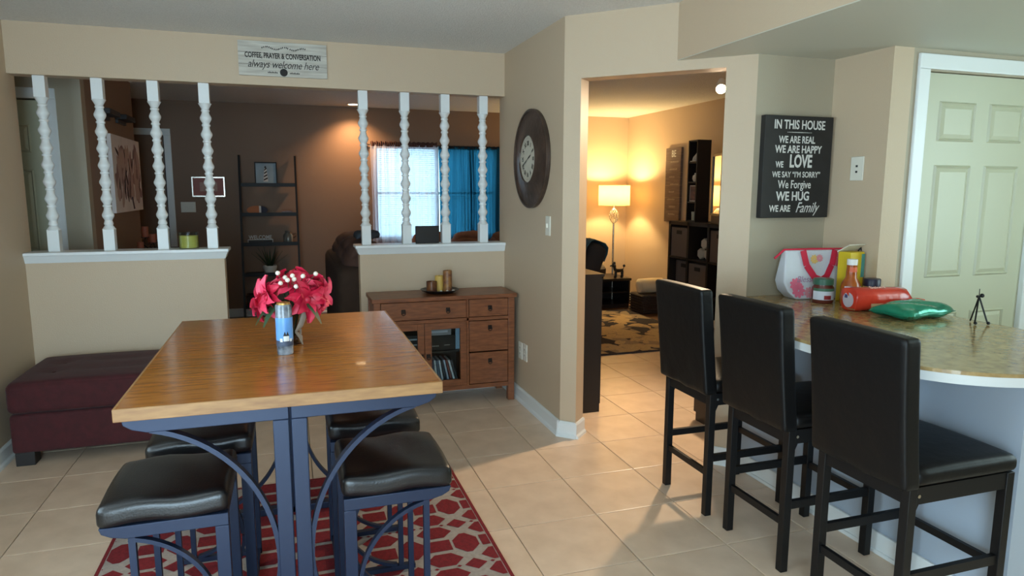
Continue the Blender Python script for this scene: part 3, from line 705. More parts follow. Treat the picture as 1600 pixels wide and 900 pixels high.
# low dark stand in the corner with basket and poodle
t = thing('corner_stand', 'low espresso television stand along the far wall by the floor lamp', 'stand', (3.43, 7.80, 0))
B().box(-.55, .64, -.22, .30, .345, .375).out('top', ESP, t, bevel=.003)
B().box(-.53, .62, -.20, .29, 0, .05).out('plinth', ESP, t)
for x in (-.54, .04, .61): B().box(x, x+.02, -.2, .29, .05, .345).out('upright', ESP, t)
B().box(-.52, .61, -.19, .28, .19, .205).out('shelf', ESP, t); B().box(-.52, .61, .26, .28, .05, .345).out('back', ESP, t)
lampblock = 0
t = thing('toy_basket', 'round dark woven basket heaped with cream cloths on the corner stand', 'basket', (3.63, 7.74, .376))
B().lathe([(0, 0), (.11, 0), (.14, .06), (.145, .12), (.135, .12), (.13, .06), (0, .02)], seg=24).out('bowl', WICK, t, smooth=50)
puff(-.11, .11, -.10, .10, .08, .17, .03, .04, 8, droop=.03).out('cloth', CREAM, t, smooth=80)
t = thing('poodle_figurine', 'black poodle figurine standing on the corner stand', 'figurine', (3.93, 7.66, .376))
b = B()
for x in (-.045, .045):
    for y in (-.015, .015): b.tube([(x, y, .09), (x, y, .012), (x-.012, y, .006)], [.012, .009, .011], 8)
    b.ball((x, 0, .022), .02, 10)
b.tube([(-.055, 0, .095), (0, 0, .09), (.05, 0, .095)], [.028, .024, .022], 10)
b.tube([(-.05, 0, .10), (-.07, 0, .15)], [.022, .016], 10).ball((-.075, 0, .165), .026, 12).tube([(-.085, 0, .16), (-.125, 0, .152)], [.014, .008], 8)
b.ball((-.07, .025, .15), .016, 10, sz=1.4).ball((-.07, -.025, .15), .016, 10, sz=1.4).ball((-.068, 0, .188), .02, 10)
b.tube([(.055, 0, .10), (.068, 0, .14)], .005, 6).ball((.07, 0, .15), .018, 10)
b.out('body', BLACKPL, t, smooth=70)
t = thing('blanket_basket', 'square dark woven floor basket holding a rolled cream blanket', 'basket', (4.16, 7.26, .001))
B().box(-.185, .185, -.16, .16, 0, .23, tx=-.006, ty=-.006).out('body', WICK, t, bevel=.012)
b = B()
for k in range(7):
    z = .02+k*.032; b.tube([(-.19, -.165, z), (.19, -.165, z)], .009, 6).tube([(-.195, -.16, z), (-.195, .16, z)], .009, 6)
b.out('weave', WICK, t, smooth=70)
B().tube([(.15, -.175, .19), (.12, -.19, .12), (.16, -.19, .06), (.14, -.18, .01)], [.006, .014, .016, .01], 8).out('rope_tassel', mat('jute', (176, 140, 92), .9), t, smooth=70)
tag(B().tube([(3.985, 7.26, .322), (4.0, 7.26, .325), (4.15, 7.26, .325), (4.31, 7.26, .325), (4.325, 7.26, .322)], [.05, .085, .09, .085, .05], 18).out('rolled_blanket', CREAM, smooth=60), 'rolled cream blanket lying in the square floor basket', 'blanket')

# recliner with throw
t = thing('recliner', 'charcoal recliner with its back leaning toward the floor lamp', 'armchair', (2.50, 6.55, .001))
B().box(-.36, .30, -.36, .36, .05, .36).out('base', CHARC, t, bevel=.05, seg=3)
puff(-.38, .24, -.26, .26, .34, .48, .03, .05, 8).out('seat_cushion', CHARC, t, smooth=80)
for s in (-1, 1): puff(-.36, .30, s*.33-.08, s*.33+.08, .3, .6, .02, .06, 8).out('arm', CHARC, t, smooth=80)
bk = puff(-.08, .12, -.36, .36, .0, .58, .02, .07, 10); bk.bm.transform(Matrix.Translation((.26, 0, .38)) @ Matrix.Rotation(R_(20), 4, 'Y')); bk.out('back', CHARC, t, smooth=80)
b = B(); MT = Matrix.Translation((2.50+.26, 6.55, .381)) @ Matrix.Rotation(R_(20), 4, 'Y')
pr_ = [(-.100, .30), (-.100, .42), (-.102, .52), (-.085, .585), (-.04, .618), (.02, .622), (.08, .618), (.125, .585), (.142, .52), (.140, .44)]
def tf(u, v):
    f = v*(len(pr_)-1); i = min(len(pr_)-2, int(f)); f -= i; x = pr_[i][0]*(1-f)+pr_[i+1][0]*f; z = pr_[i][1]*(1-f)+pr_[i+1][1]*f
    wv = .008*math.sin(u*22)+.005*math.sin(u*9+v*6); return MT @ Vector((x+(wv if x > .02 else -abs(wv)), (u-.5)*.62+.01*math.sin(v*14), z+abs(wv)*.6))
o_ = b.grid(30, 28, tf).out('teal_throw', TEALF, smooth=80); o_.modifiers.new('solid', 'SOLIDIFY').thickness = .006
tag(o_, 'teal throw draped over the top of the recliner', 'throw')

# dark cabinet ends behind the doorway
t = thing('black_cabinet', 'tall narrow black cabinet standing just inside the doorway on the left', 'cabinet', (1.64, 3.99, .001))
B().box(0, .285, 0, .9, .0, .915).out('body', DKWOOD, t); B().box(0, .30, -.01, .91, .915, .932).out('top', ESP, t)
for k in range(2): d_ = B().box(.285, .30, .02+k*.44, .44+k*.44, .05, .90).out('door', DKWOOD, t); B().cyl((.305, .40+k*.1, .5), .01, .03, 8).out('knob', CHROME, d_)
t = thing('brown_cabinet', 'dark brown low cabinet just inside the doorway on the right, behind the stools', 'cabinet', (2.44, 3.38, .001))
B().box(.0, .80, 0, .28, .06, .62).out('body', ESP, t); B().box(-.012, .81, -.012, .29, .62, .645).out('top', ESP, t); B().box(.01, .79, .02, .27, 0, .06).out('plinth', ESP, t)

# cube shelf on the right wall
t = thing('cube_shelf', 'black cube shelf with nine openings against the right wall of the lamp room', 'shelf', (4.02, 5.52, .001))
W9 = .368; FR = .035
for k in range(4): B().box(0, .36, k*W9, k*W9+FR, 0, 1.135).out('upright', DKWOOD, t)
for k in range(4):
    z = k*.366; B().box(0, .36, .0 if k in (0, 3) else 0, 3*W9+FR, z, z+(.037 if k in (0, 3) else .02)).out('shelf_board', DKWOOD, t)
B().box(.35, .36, 0, 3*W9+FR, 0, 1.13).out('back_panel', DKWOOD, t)
n = 0
for c, r, lab in ((2, 2, 'grey fabric bin in the top left opening of the cube shelf'), (1, 1, 'grey fabric bin in the middle opening of the cube shelf, below the hexagon ornaments'), (0, 2, 'grey fabric bin in the top right opening of the cube shelf, half hidden'), (2, 1, 'darker grey fabric bin in the middle left opening of the cube shelf')):
    y = 5.52+c*W9+FR+.008; z = r*.366+.0225+(.0155 if r == 0 else 0)
    bn = thing('fabric_bin', lab, 'bin', (4.03+(.07 if (c, r) == (2, 1) else 0), y, z), group='fabric bins in the cube shelf')
    wd = W9-FR-.016
    B().box(0, .24, 0, wd, 0, .318).out('body', GREYF, bn, bevel=.004); B().box(-.003, .001, wd/2-.05, wd/2+.05, .245, .285).out('grip_slot', DARKHOLE, bn)
hx = thing('hexagon_ornament', 'three joined white hexagon ornaments in the top middle opening of the cube shelf', 'ornament', (4.12, 5.52+1.5*W9+.02, 2*.366+.021))
for (y, z) in ((-.062, .059), (.062, .059), (0, .166)):
    P = [(y+.058*math.cos(a*PI/3+PI/6), z+.058*math.sin(a*PI/3+PI/6)) for a in range(6)]
    B().prism(P, -.02, .02, M=Matrix(((0, 0, 1, 0), (1, 0, 0, 0), (0, 1, 0, 0), (0, 0, 0, 1)))).out('hexagon', WPOT, hx, bevel=.003)

t = thing('media_tower', 'tall narrow black media tower standing on the cube shelf', 'shelf', (4.10, 6.277, 1.137))
B().box(0, .165, 0, .016, 0, .86).box(0, .165, .16, .176, 0, .86).box(.151, .165, .016, .16, 0, .86).out('carcass', DKWOOD, t)
for z in (0, .20, .41, .62, .844): B().box(.004, .151, .016, .16, z, z+.016).out('shelf', DKWOOD, t)
o_ = thing('wave_ornament', 'white curved ornament on the top shelf of the black tower', 'ornament', (4.14, 6.365, 1.137+.6365))
B().tube([(0, .05, .015), (0, .01, .03), (0, -.03, .07), (0, -.045, .115)], [.012, .03, .02, .006], 10).out('body', WPOT, o_, smooth=60); B().box(-.03, .03, -.04, .06, 0, .008).out('foot', WPOT, o_)
o_ = thing('white_vase', 'small round white vase in the black tower', 'vase', (4.14, 6.357, 1.137+.4265))
B().lathe([(0, 0), (.02, 0), (.034, .03), (.03, .06), (.012, .075), (.014, .09), (0, .09)], seg=18).out('body', WPOT, o_, smooth=60)
o_ = thing('small_photo', 'small photo with faded pink figures in the black tower', 'picture', (4.12, 6.365, 1.137+.2165))
B().box(0, .012, -.062, .062, 0, .17).out('frame', CHALK, o_); B().box(-.001, .001, -.052, .052, .01, .16).out('photo', mat('faded_photo', (150, 110, 98), .6, col2=(84, 76, 78), vscale=30), o_)
o_ = thing('clear_tumbler', 'pale glass tumbler on the lowest shelf of the black tower', 'glass', (4.14, 6.357, 1.137+.0165))
B().lathe([(0, 0), (.026, 0), (.03, .09), (.027, .09), (.024, .006), (0, .006)], seg=18).out('body', mat('frosted_glass', (170, 166, 150), .3), o_, smooth=50)
t = thing('standing_mirror', 'black framed mirror reflecting the lamplight, standing on the cube shelf', 'mirror', (4.008, 5.69, 1.1375), R_(-17))
MIRR = mat('mirror_glass', (226, 222, 210), .03, metal=1)
B().box(-.004, .05, .01, .30, 0, .085).out('base', GREYF, t, bevel=.003)
B().box(-.002, .008, .02, .29, .10, .675).out('glass', MIRR, t)
B().box(-.014, .018, 0, .02, .085, .69).box(-.014, .018, .29, .31, .085, .69).box(-.014, .018, .02, .29, .085, .105).box(-.014, .018, .02, .29, .67, .69).out('frame', BLACKPL, t)

# BE sign
t = thing('values_board', 'tall weathered brown plank sign headed BE on the lamp room wall', 'sign', (4.388, 7.34, 1.095), R_(-90))
BRN = mat('weathered_plank', (122, 100, 88), .8, col2=(96, 78, 68), vscale=6, stretch=(1, 1, 10))
for k in range(6): B().box(0, .33, -.03+.001*(k % 2), 0, k*.1455+.001, (k+1)*.1455-.001).out('plank', BRN, t)
text('BE', .11, (.175, -.03, .80), (1, 0, 0), (0, 0, 1), CHALK, t, sx=.85, bold=.002)
b = B(); rg = random.Random(6)
for k in range(8):
    z = .70-k*.088; x = .06+.06*rg.random(); e = x+rg.uniform(.10, .18)
    while x < e: hh = rg.uniform(.012, .022); b.poly([(x, -.0306, z), (x+.008, -.0306, z), (x+.012, -.0306, z+hh), (x+.004, -.0306, z+hh)]); x += .015
b.out('worn_script', mat('faded_white', (170, 156, 144), .8), t)

# ------------------------------------------------------------------ sideboard
SB = dict(x0=.50, x1=1.468, y0=4.42, y1=4.755)
t = thing('sideboard', 'reddish brown wooden sideboard with glass doors and drawers against the right half wall', 'sideboard', (.984, 4.59, 0))
X0, X1, Y0, Y1 = -.484, .484, -.17, .165
B().box(X0-.012, X1+.012, Y0-.018, Y1, .738, .765).out('top', SIDEW, t, bevel=.003)
for x in (X0, X1-.045):
    for y in (Y0, Y1-.045): B().box(x, x+.045, y, y+.045, 0, .738).out('leg', SIDEW, t, bevel=.002)
for x in (X0+.008, X1-.026): B().box(x, x+.018, Y0+.045, Y1-.045, .11, .738).out('side_panel', SIDEW, t)
B().box(X0+.045, X1-.045, Y0+.004, Y0+.03, .105, .135).out('bottom_rail', SIDEW, t); B().box(X0+.045, X1-.045, Y0+.004, Y0+.03, .586, .608).out('middle_rail', SIDEW, t)
B().box(X0+.02, X1-.02, Y0+.03, Y1-.01, .12, .135).out('bottom_board', SIDEW, t); B().box(X0+.02, .14, Y0+.06, Y1-.01, .36, .374).out('inner_shelf', DKWOOD, t)
B().box(X0+.02, X1-.02, Y1-.012, Y1-.004, .12, .735).out('back_panel', DKWOOD, t); B().box(.142, .156, Y0+.004, Y1-.012, .135, .738).out('divider', SIDEW, t)
IRON = mat('dark_iron', (46, 38, 34), .4, metal=.7)
def pull(x, z, p):
    k = B().box(x-.014, x+.014, Y0-.006, Y0-.0, z-.014, z+.014).out('ring_pull', IRON, p, bevel=.002)
    P = [(x+.013*math.cos(a), Y0-.010, z-.010+.014*math.sin(a)) for a in [i*PI/6 for i in range(13)]]
    B().tube(P, .0025, 6).out('ring', IRON, k)
def drawer(x0, x1, z0, z1, pulls):
    d = B().box(x0+.003, x1-.003, Y0-.001, Y0+.02, z0+.003, z1-.003).out('drawer', SIDEW, t, bevel=.002)
    B().box(x0+.01, x1-.01, Y0+.02, Y1-.03, z0+.012, z1-.03).out('drawer_box', DKWOOD, d)
    for px in pulls: pull(px, (z0+z1)/2, d)
drawer(X0+.045, .142, .610, .736, (-.29, .01)); drawer(.156, X1-.045, .610, .736, (.305,))
drawer(.156, X1-.045, .365, .584, ()); drawer(.156, X1-.045, .137, .362, ())
dr = [c for c in kids(t) if c.name.startswith('drawer')]
pull(.305, .535, dr[2]); pull(.305, .30, dr[3])
for (a, c, side) in ((X0+.047, -.152, 1), (-.149, .140, -1)):
    fw = .045
    d = B().box(a, a+fw, Y0, Y0+.022, .137, .584).box(c-fw, c, Y0, Y0+.022, .137, .584).box(a+fw, c-fw, Y0, Y0+.022, .137, .182).box(a+fw, c-fw, Y0, Y0+.022, .539, .584).out('glass_door', SIDEW, t, bevel=.002)
    B().box(a+fw, c-fw, Y0+.008, Y0+.011, .182, .539).out('pane', GLASS, d)
    pull(c-fw/2 if side > 0 else a+fw/2, .36, d)
SBX, SBY = .984, 4.59
def inb(x, y, z): return (SBX+x, SBY+y, z)
o_ = thing('disc_player', 'silver fronted disc player on the sideboard shelf behind the glass door', 'disc player', inb(-.035, 0, .43))
B().box(-.085, .085, -.09, .1, .052, .094).out('body', mat('silver_panel', (150, 152, 160), .35, metal=.6), o_); B().box(-.08, .06, -.092, -.09, .07, .084).out('tray_front', mat('pale_panel', (206, 210, 222), .4), o_)
o_ = thing('cable_box', 'black cable box on the sideboard shelf under the disc player', 'electronics box', inb(-.02, 0, .3745))
B().box(-.10, .10, -.09, .1, 0, .104).out('body', BLACKPL, o_, bevel=.003)
for k in range(5): B().box(-.075+k*.012, -.068+k*.012, -.092, -.089, .03, .036).out('button', CHALK, o_)
B().box(.02, .06, -.092, -.089, .035, .038).out('status_strip', CHALK, o_)
o_ = thing('blue_booklet', 'pale blue booklet standing right of the black cable box in the sideboard', 'booklet', inb(.100, -.08, .3745))
B().box(-.018, .018, -.004, .004, 0, .155).out('cover', mat('pale_blue_paper', (150, 176, 196), .6, var=.1, vscale=60), o_)
o_ = thing('game_console', 'black console box behind the left glass door of the sideboard', 'electronics box', inb(-.29, 0, .3745))
B().box(-.12, .12, -.10, .1, 0, .12).out('body', BLACKPL, o_, bevel=.003); B().box(.03, .10, -.102, -.099, .085, .095).out('lit_strip', mat('pale_panel_two', (170, 178, 186), .4), o_); B().box(.04, .10, -.102, -.099, .05, .056).out('slot_line', CHALK, o_)
dvc = [(190, 200, 216), (58, 70, 96), (206, 210, 214), (84, 100, 120), (196, 202, 210), (40, 44, 54), (170, 180, 196), (120, 60, 56), (214, 214, 216), (54, 58, 66), (186, 196, 212), (96, 110, 136)]
dnames = ['white', 'navy', 'off-white', 'slate blue', 'pale grey', 'black', 'silver blue', 'brick red', 'bright white', 'charcoal', 'light blue', 'denim blue']
dvm = None
words = ['leftmost', 'second', 'third', 'fourth', 'fifth', 'sixth', 'seventh', 'eighth', 'ninth', 'rightmost']
for k in range(10):
    lean = R_(-3-1.5*k); x = -.098+k*.0200+.0001*k*k
    b = B().box(-.0066, .0066, -.068, .068, 0, .18); o_ = b.out('disc_case', mat('case_'+dnames[k].replace(' ', '_').replace('-', '_'), dvc[k], .35, var=.25, vscale=70), None, bevel=.0015)
    o_.location = inb(x, -.06, .1365+abs(math.sin(lean))*.0068); o_.rotation_euler = (0, lean, 0)
    tag(o_, f'{dnames[k]} disc case, {words[k]} in the leaning row inside the sideboard', 'disc case', 'disc cases in the sideboard')

# candle tray on the sideboard
t = thing('candle_tray', 'round black shallow tray on top of the sideboard', 'tray', (.975, 4.585, .766))
B().lathe([(0, 0), (.085, 0), (.128, .018), (.134, .024), (.128, .026), (.085, .009), (0, .009)], seg=36).out('dish', mat('black_tray', (24, 20, 19), .4), t, smooth=40)
MOT = mat('mottled_amber', (170, 120, 62), .4, col2=(96, 52, 46), vscale=30); YEL = mat('cream_yellow_wax', (206, 168, 84), .55)
def candle(name, lab, x, y, r, h, m, glass=False):
    c = thing(name, lab, 'candle', (x, y, .766+.0095))
    B().lathe([(0, 0), (r, 0), (r, h), (r*.9, h+.002), (r*.8, h-.006), (0, h-.008)], seg=22).out('wax', m, c, smooth=35)
    B().cyl((0, 0, h-.008), .0015, .014, 6).out('wick', INK, c)
    if glass: B().lathe([(r+.001, 0), (r+.004, 0), (r+.004, h+.012), (r+.001, h+.012), (r+.001, 0)], seg=22).out('sleeve', mat('amber_sleeve', (120, 74, 40), .2, col2=(70, 40, 34), vscale=24), c, smooth=35)
candle('pillar_candle', 'tall mottled amber candle on the right of the black tray', 1.03, 4.58, .031, .142, MOT)
candle('pillar_candle', 'plain yellow middle-height candle on the black tray', .975, 4.60, .030, .105, YEL)
candle('pillar_candle', 'short dark mottled candle on the left of the black tray', .915, 4.565, .033, .062, mat('dark_mottle', (124, 84, 58), .4, col2=(66, 40, 38), vscale=26), True)
for k in range(3):
    tag(B().ball((1.0+.045*k-.03, 4.515+.008*k, .785), .010, 10, sz=.6).out('pebble', WPOT, smooth=70), ['left', 'middle', 'right'][k]+' one of three white pebbles at the front of the candle tray', 'pebble', 'pebbles in the candle tray')

# ------------------------------------------------------------------ ottoman
t = thing('ottoman', 'burgundy tufted storage bench in the left corner', 'bench', (-.985, 4.41, 0))
dips = [(x, y) for x in (-.30, -.10, .10, .30) for y in (-.10, .10)]
puff(-.465, .465, -.315, .315, .072, .285, .004, .018, 12).out('body', RED, t, smooth=60)
puff(-.472, .472, -.322, .322, .287, .455, .022, .035, 22, dips=dips, dip=.022).out('lid', RED, t, smooth=80)
for x in (-.41, .41):
    for y in (-.26, .26): B().box(x-.045, x+.045, y-.045, y+.045, 0, .074, ).out('foot', DKWOOD, t, bevel=.003)
for (x, y) in dips: B().ball((x, y, .455), .010, 10, sz=.5).out('button', RED, t, smooth=70)

# ------------------------------------------------------------------ dining rug
t = thing('lattice_rug', 'red and grey geometric lattice rug under the dining table', 'rug', (0, 2.3, .001))
B().box(-.762, .762, -1.15, 1.145, 0, .006).out('pile', RUGG, t)
B().box(-.766, -.752, -1.152, 1.147, 0, .0078).box(.752, .766, -1.152, 1.147, 0, .0078).box(-.752, .752, 1.133, 1.147, 0, .0078).box(-.752, .752, -1.152, -1.138, 0, .0078).out('border', RUGR, t)
b = B(); LXs, LYs = .30, .26
def clip(P, x0, x1, y0, y1):
    for ax, lim, sg in ((0, x0, 1), (0, x1, -1), (1, y0, 1), (1, y1, -1)):
        Q = []
        for i in range(len(P)):
            p, q = P[i], P[(i+1) % len(P)]; a, c = sg*(p[ax]-lim), sg*(q[ax]-lim)
            if a >= 0: Q.append(p)
            if a*c < 0: f = a/(a-c); Q.append((p[0]+(q[0]-p[0])*f, p[1]+(q[1]-p[1])*f))
        P = Q
        if len(P) < 3: return None
    return P
def cell(pts, cx, cy):
    P = clip([(cx+x, cy+y) for x, y in pts], -.748, .748, -1.134, 1.129)
    if P: b.poly([(x, y, .0075) for x, y in P])
hexg = [(-.052, -.03), (-.052, .03), (-.012, .077), (.012, .077), (.052, .03), (.052, -.03), (.012, -.077), (-.012, -.077)]
rect = [(-.05, -.042), (.05, -.042), (.05, .042), (-.05, .042)]
flat = [(-.076, 0), (-.034, .047), (.034, .047), (.076, 0), (.034, -.047), (-.034, -.047)]
diam = [(-.046, 0), (0, .041), (.046, 0), (0, -.041)]
tiny = [(-.011, 0), (0, .008), (.011, 0), (0, -.008)]
for i in range(-1, 8):
    for j in range(-5, 4):
        cx, cy = .65-.226*i, .297+.34*j
        cell(hexg, cx, cy); cell(rect, cx-.113, cy); cell(flat, cx-.113, cy+.112); cell(flat, cx-.113, cy-.112); cell(diam, cx, cy+.17)
        for q in (-1, 1): cell(tiny, cx+q*.068, cy+.17)
b.out('red_cells', RUGR, t)

# ------------------------------------------------------------------ dining table
t = thing('dining_table', 'counter-height dining table with honey wood top and blue-grey metal base', 'table', (-.02, 2.532, .0))
RZ = .0095
tp = B().box(-.425, .425, -.617, .617, .880, .9142).out('tabletop', TOPW, t)
for x0, x1, y0, y1 in ((-.432, .432, -.622, -.612), (-.432, .432, .612, .622), (-.432, -.422, -.612, .612), (.422, .432, -.612, .612)): B().box(x0, x1, y0, y1, .879, .9138).out('edge_band', EDGEW, tp, bevel=.0015)
def arc(cx, cz, rx, rz, a0, a1, n=18): return [(cx+rx*math.cos(a0+(a1-a0)*i/n), cz+rz*math.sin(a0+(a1-a0)*i/n)) for i in range(n+1)]
for (y0, y1) in ((-.602, -.560), (.560, .602)):
    for s in (-1, 1):
        B().box(min(s*.003, s*.046), max(s*.003, s*.046), y0, y1, RZ, .838).out('leg', STEEL, t, bevel=.003)
        P = [(s*.003, .838), (s*.36, .838), (s*.395, .848), (s*.415, .862), (s*.418, .879), (s*.003, .879)]
        B().prism(P, -y1, -y0, M=Matrix.Rotation(R_(90), 4, 'X')).out('top_rail', STEEL, t, bevel=.002)
        yy0, yy1 = (y0+.006, y1-.006)
        B().band([(s*x, z) for x, z in arc(.435, .42, .39, .43, PI-0.0, PI-R_(78))], yy0, yy1, .013).out('arc_brace', STEEL, t, smooth=40)
        B().box(min(s*.003, s*.40), max(s*.003, s*.40), y0, y1, RZ, RZ+.03).out('foot_bar', STEEL, t, bevel=.002)
        B().band([(s*x, z) for x, z in arc(.405, .42, .36, .375, PI, PI+R_(80))], yy0, yy1, .013).out('foot_brace', STEEL, t, smooth=40)
for x in (-.03, .03): B().box(x-.015, x+.015, -.56, .56, .845, .872).out('long_rail', STEEL, t)

# stools around the table
def make_stool():
    t = thing('corner_stool', 'x', 'stool', (0, 0, RZ), group='backless stools under the dining table')
    # local: outer side is -x, inner (table centre) side is +x
    s_ = puff(-.17, .17, -.175, .175, .545, .612, .012, .022, 14, droop=.012); s_.out('seat', BLEATH, t, smooth=80)
    for y0, y1 in ((-.170, -.142), (.142, .170)):
        P = [(.165, .510), (-.10, .510), (-.135, .518), (-.158, .530), (-.164, .547), (.165, .547)]
        B().prism(P, -y1, -y0, M=Matrix.Rotation(R_(90), 4, 'X')).out('seat_rail', STEEL, t, bevel=.002)
        B().box(.128, .165, y0, y1, 0, .510).out('post', STEEL, t, bevel=.002)
        B().band([(x, z) for x, z in arc(-.14, .25, .262, .258, 0, R_(80))], y0+.004, y1-.004, .012).out('arc_brace', STEEL, t, smooth=40)
        B().box(-.095, -.077, y0+.004, y1-.004, 0, .512).out('outer_leg', STEEL, t)
        B().band([(x, z) for x, z in arc(-.12, .24, .245, .225, 0, R_(-78))], y0+.004, y1-.004, .012).out('foot_brace', STEEL, t, smooth=40)
        B().box(-.14, .165, y0+.002, y1-.002, 0, .018).out('foot_bar', STEEL, t)
    B().box(.132, .160, -.142, .142, .515, .542).out('cross_rail', STEEL, t); B().box(.138, .160, -.142, .142, .004, .024).out('floor_rail', STEEL, t); B().box(-.13, -.105, -.142, .142, .515, .54).out('cross_rail', STEEL, t)
    return t
st = make_stool()
SP = [(-.365, 2.165, 0, 'black cushioned stool with curved braces under the near left corner of the dining table'), (.285, 2.145, PI, 'black cushioned stool with curved braces under the near right corner of the dining table'),
      (-.325, 2.62, 0, 'black cushioned stool behind the near left one, at the far left of the dining table'), (.275, 2.635, PI, 'black cushioned stool behind the near right one, at the far right of the dining table')]
for k, (x, y, a, lb) in enumerate(SP):
    if k == 0: st.location = (x, y, RZ); st['label'] = lb
    else: dup(st, None, (x, y, RZ), a, lb)

# ------------------------------------------------------------------ table centrepiece
PT = .9148
t = thing('photo_bottle', 'glass bottle with a blue seaside house picture on the dining table', 'bottle', (-.03, 2.41, PT))
def cpatch(r, a0, a1, z0, z1, mi=0, n=10):
    b = B(); b.grid(n, 2, lambda u, v: (r*math.cos(a0+(a1-a0)*u), r*math.sin(a0+(a1-a0)*u), z0+(z1-z0)*v)); return b
B().lathe([(0, 0), (.026, 0), (.0275, .006), (.0275, .165), (.025, .172), (0, .172)], seg=26).out('body', mat('dark_glass_body', (44, 48, 56), .15, col2=(150, 156, 164), vscale=26), t, smooth=40)
lab = cpatch(.0281, R_(180), R_(360), .03, .128, n=18).out('label', mat('blue_sky_print', (96, 148, 206), .35, var=.12, vscale=14), t, smooth=80)
cpatch(.0284, R_(180), R_(360), .03, .050, n=18).out('dark_shore', mat('shore_print', (58, 66, 84), .5, var=.5, vscale=50), lab, smooth=80)
for a0, a1, z0, z1 in ((262, 300, .048, .066), (238, 256, .046, .058), (305, 322, .046, .056)): cpatch(.0287, R_(a0), R_(a1), z0, z1, n=5).out('house', CHALK, lab, smooth=80)
b = B()
for c in (272, 290):
    P = [(.0287*math.cos(R_(a)), .0287*math.sin(R_(a)), z) for a, z in ((c-13, .064), (c+13, .064), (c, .082))]; b.poly(P)
b.out('roof', INK, lab)
B().lathe([(0, .172), (.022, .172), (.022, .178), (0, .178)], seg=20).out('cap', mat('gold_cap', (176, 136, 70), .35, metal=.6), t, smooth=40)
t = thing('flower_vase', 'clear vase of hot pink silk flowers and white berries on the dining table', 'flower vase', (-.005, 2.56, PT))
B().lathe([(0, 0), (.03, 0), (.034, .004), (.032, .08), (.04, .13), (.037, .13), (.029, .08), (.028, .008), (0, .008)], seg=24).out('vase', glassmat('vase_glass', (214, 210, 204), .3), t, smooth=50)
B().tube([(.012, -.035, .05), (.03, -.036, .075), (.045, -.03, .115), (.055, -.02, .15)], [.004, .010, .012, .004], 8, w=.5).tube([(.012, -.035, .05), (.028, -.03, .03), (.034, -.03, .002)], [.004, .008, .006], 8, w=.5).out('ribbon', mat('grey_ribbon', (136, 120, 104), .7), t, smooth=60)
PINK = mat('pink_petal', (206, 30, 66), .5, col2=(168, 14, 44), vscale=14); PINK.node_tree.nodes['Principled BSDF'].inputs['Subsurface Weight'].default_value = 0
PINKL = mat('light_pink_petal', (222, 62, 92), .5, var=.2, vscale=20)
heads = [((-.075, -.01, .175), (-.8, -.5, .25), .088), ((.055, -.03, .165), (.45, -.8, .15), .092), ((.015, -.015, .215), (.1, -.5, .8), .082), ((.105, .02, .17), (.9, -.3, .15), .085), ((-.03, .03, .21), (-.5, .3, .7), .08), ((.06, .05, .215), (.4, .4, .8), .08), ((-.095, .03, .15), (-.9, .2, .1), .08)]
rg = random.Random(5)
for hi_, (c, ax, L_) in enumerate(heads):
    c = Vector(c); ax = Vector(ax).normalized(); e1 = ax.orthogonal().normalized(); e2 = ax.cross(e1)
    hd = B().ball(c, .016, 10).out('flower_head', PINK, t, smooth=70)
    B().tube([(0, 0, .02), c*.5+Vector((0, 0, .05)), c], .003, 6).out('stem', GRNLEAF, t)
    for k in range(13):
        a = k*2*PI/13*1.6; d = e1*math.cos(a)+e2*math.sin(a); tilt = .30+.55*(k % 3)/2; ln = L_*rg.uniform(.8, 1.0); q = ax.cross(d)
        def fn(u, v):
            r = ln*u; wd = .022*math.sin(PI*min(1, u*.85+.12))**.8; cu = tilt+u*.9
            p = c+d*(r*math.sin(cu))+ax*(r*math.cos(cu)); return p+q*(v-.5)*2*wd+ax*(.010*(1-(2*v-1)**2))*-1+Vector((0, 0, .004*math.sin(u*9+k)))
        B().grid(7, 4, fn).out('petal', PINK if (k+hi_) % 3 else PINKL, hd, smooth=80)
for k in range(9):
    a = k*2.39; p = Vector((-.01+.03*math.cos(a)+(.07 if k > 6 else 0), -.07+.028*math.sin(a)*.4+.004*k, .22+.012*k*(1 if k < 5 else .4)))
    B().ball(p, .0085, 10).out('berry', mat('white_berry', (218, 206, 190), .4) if k == 0 else MATS['white_berry'], t, smooth=70)
    B().tube([p, p*.6+Vector((0, 0, .06)), (0, 0, .1)], .0012, 5).out('twig', GRNLEAF, t)
for k, a in enumerate((3.5, 3.9, 5.6, 2.9)):
    d = Vector((math.cos(a), math.sin(a), 0)); q = Vector((-d.y, d.x, 0))
    def fn(u, v): w_ = .018*math.sin(PI*(u*.9+.05)); return d*(.02+.11*u)+q*(v-.5)*2*w_+Vector((0, 0, .15+.02*math.sin(u*3)-.07*u*u))
    B().grid(7, 3, fn).out('leaf', GRNLEAF, t, smooth=80)

# ------------------------------------------------------------------ breakfast counter
ZC = .93
outl = [(2.24, 2.928), (1.98, 2.66), (1.86, 2.42), (1.80, 2.18), (1.783, 1.98), (1.80, 1.78), (1.845, 1.62), (1.90, 1.525), (1.97, 1.46), (2.06, 1.41), (2.17, 1.385), (2.50, 1.375), (2.76, 1.375), (2.76, 2.55), (2.705, 2.555), (2.705, 2.928)]
def smoothpoly(P, i0, i1, n=4):
    Q = P[:i0+1]
    for i in range(i0, i1):
        p0, p1, p2, p3 = [Vector(P[max(0, min(len(P)-1, i+k))]) for k in (-1, 0, 1, 2)]
        for j in range(1, n+1):
            u = j/n; q = .5*((2*p1)+(-p0+p2)*u+(2*p0-5*p1+4*p2-p3)*u*u+(-p0+3*p1-3*p2+p3)*u**3); Q.append((q.x, q.y))
    return Q+P[i1+1:]
outl = smoothpoly(outl, 1, 10)
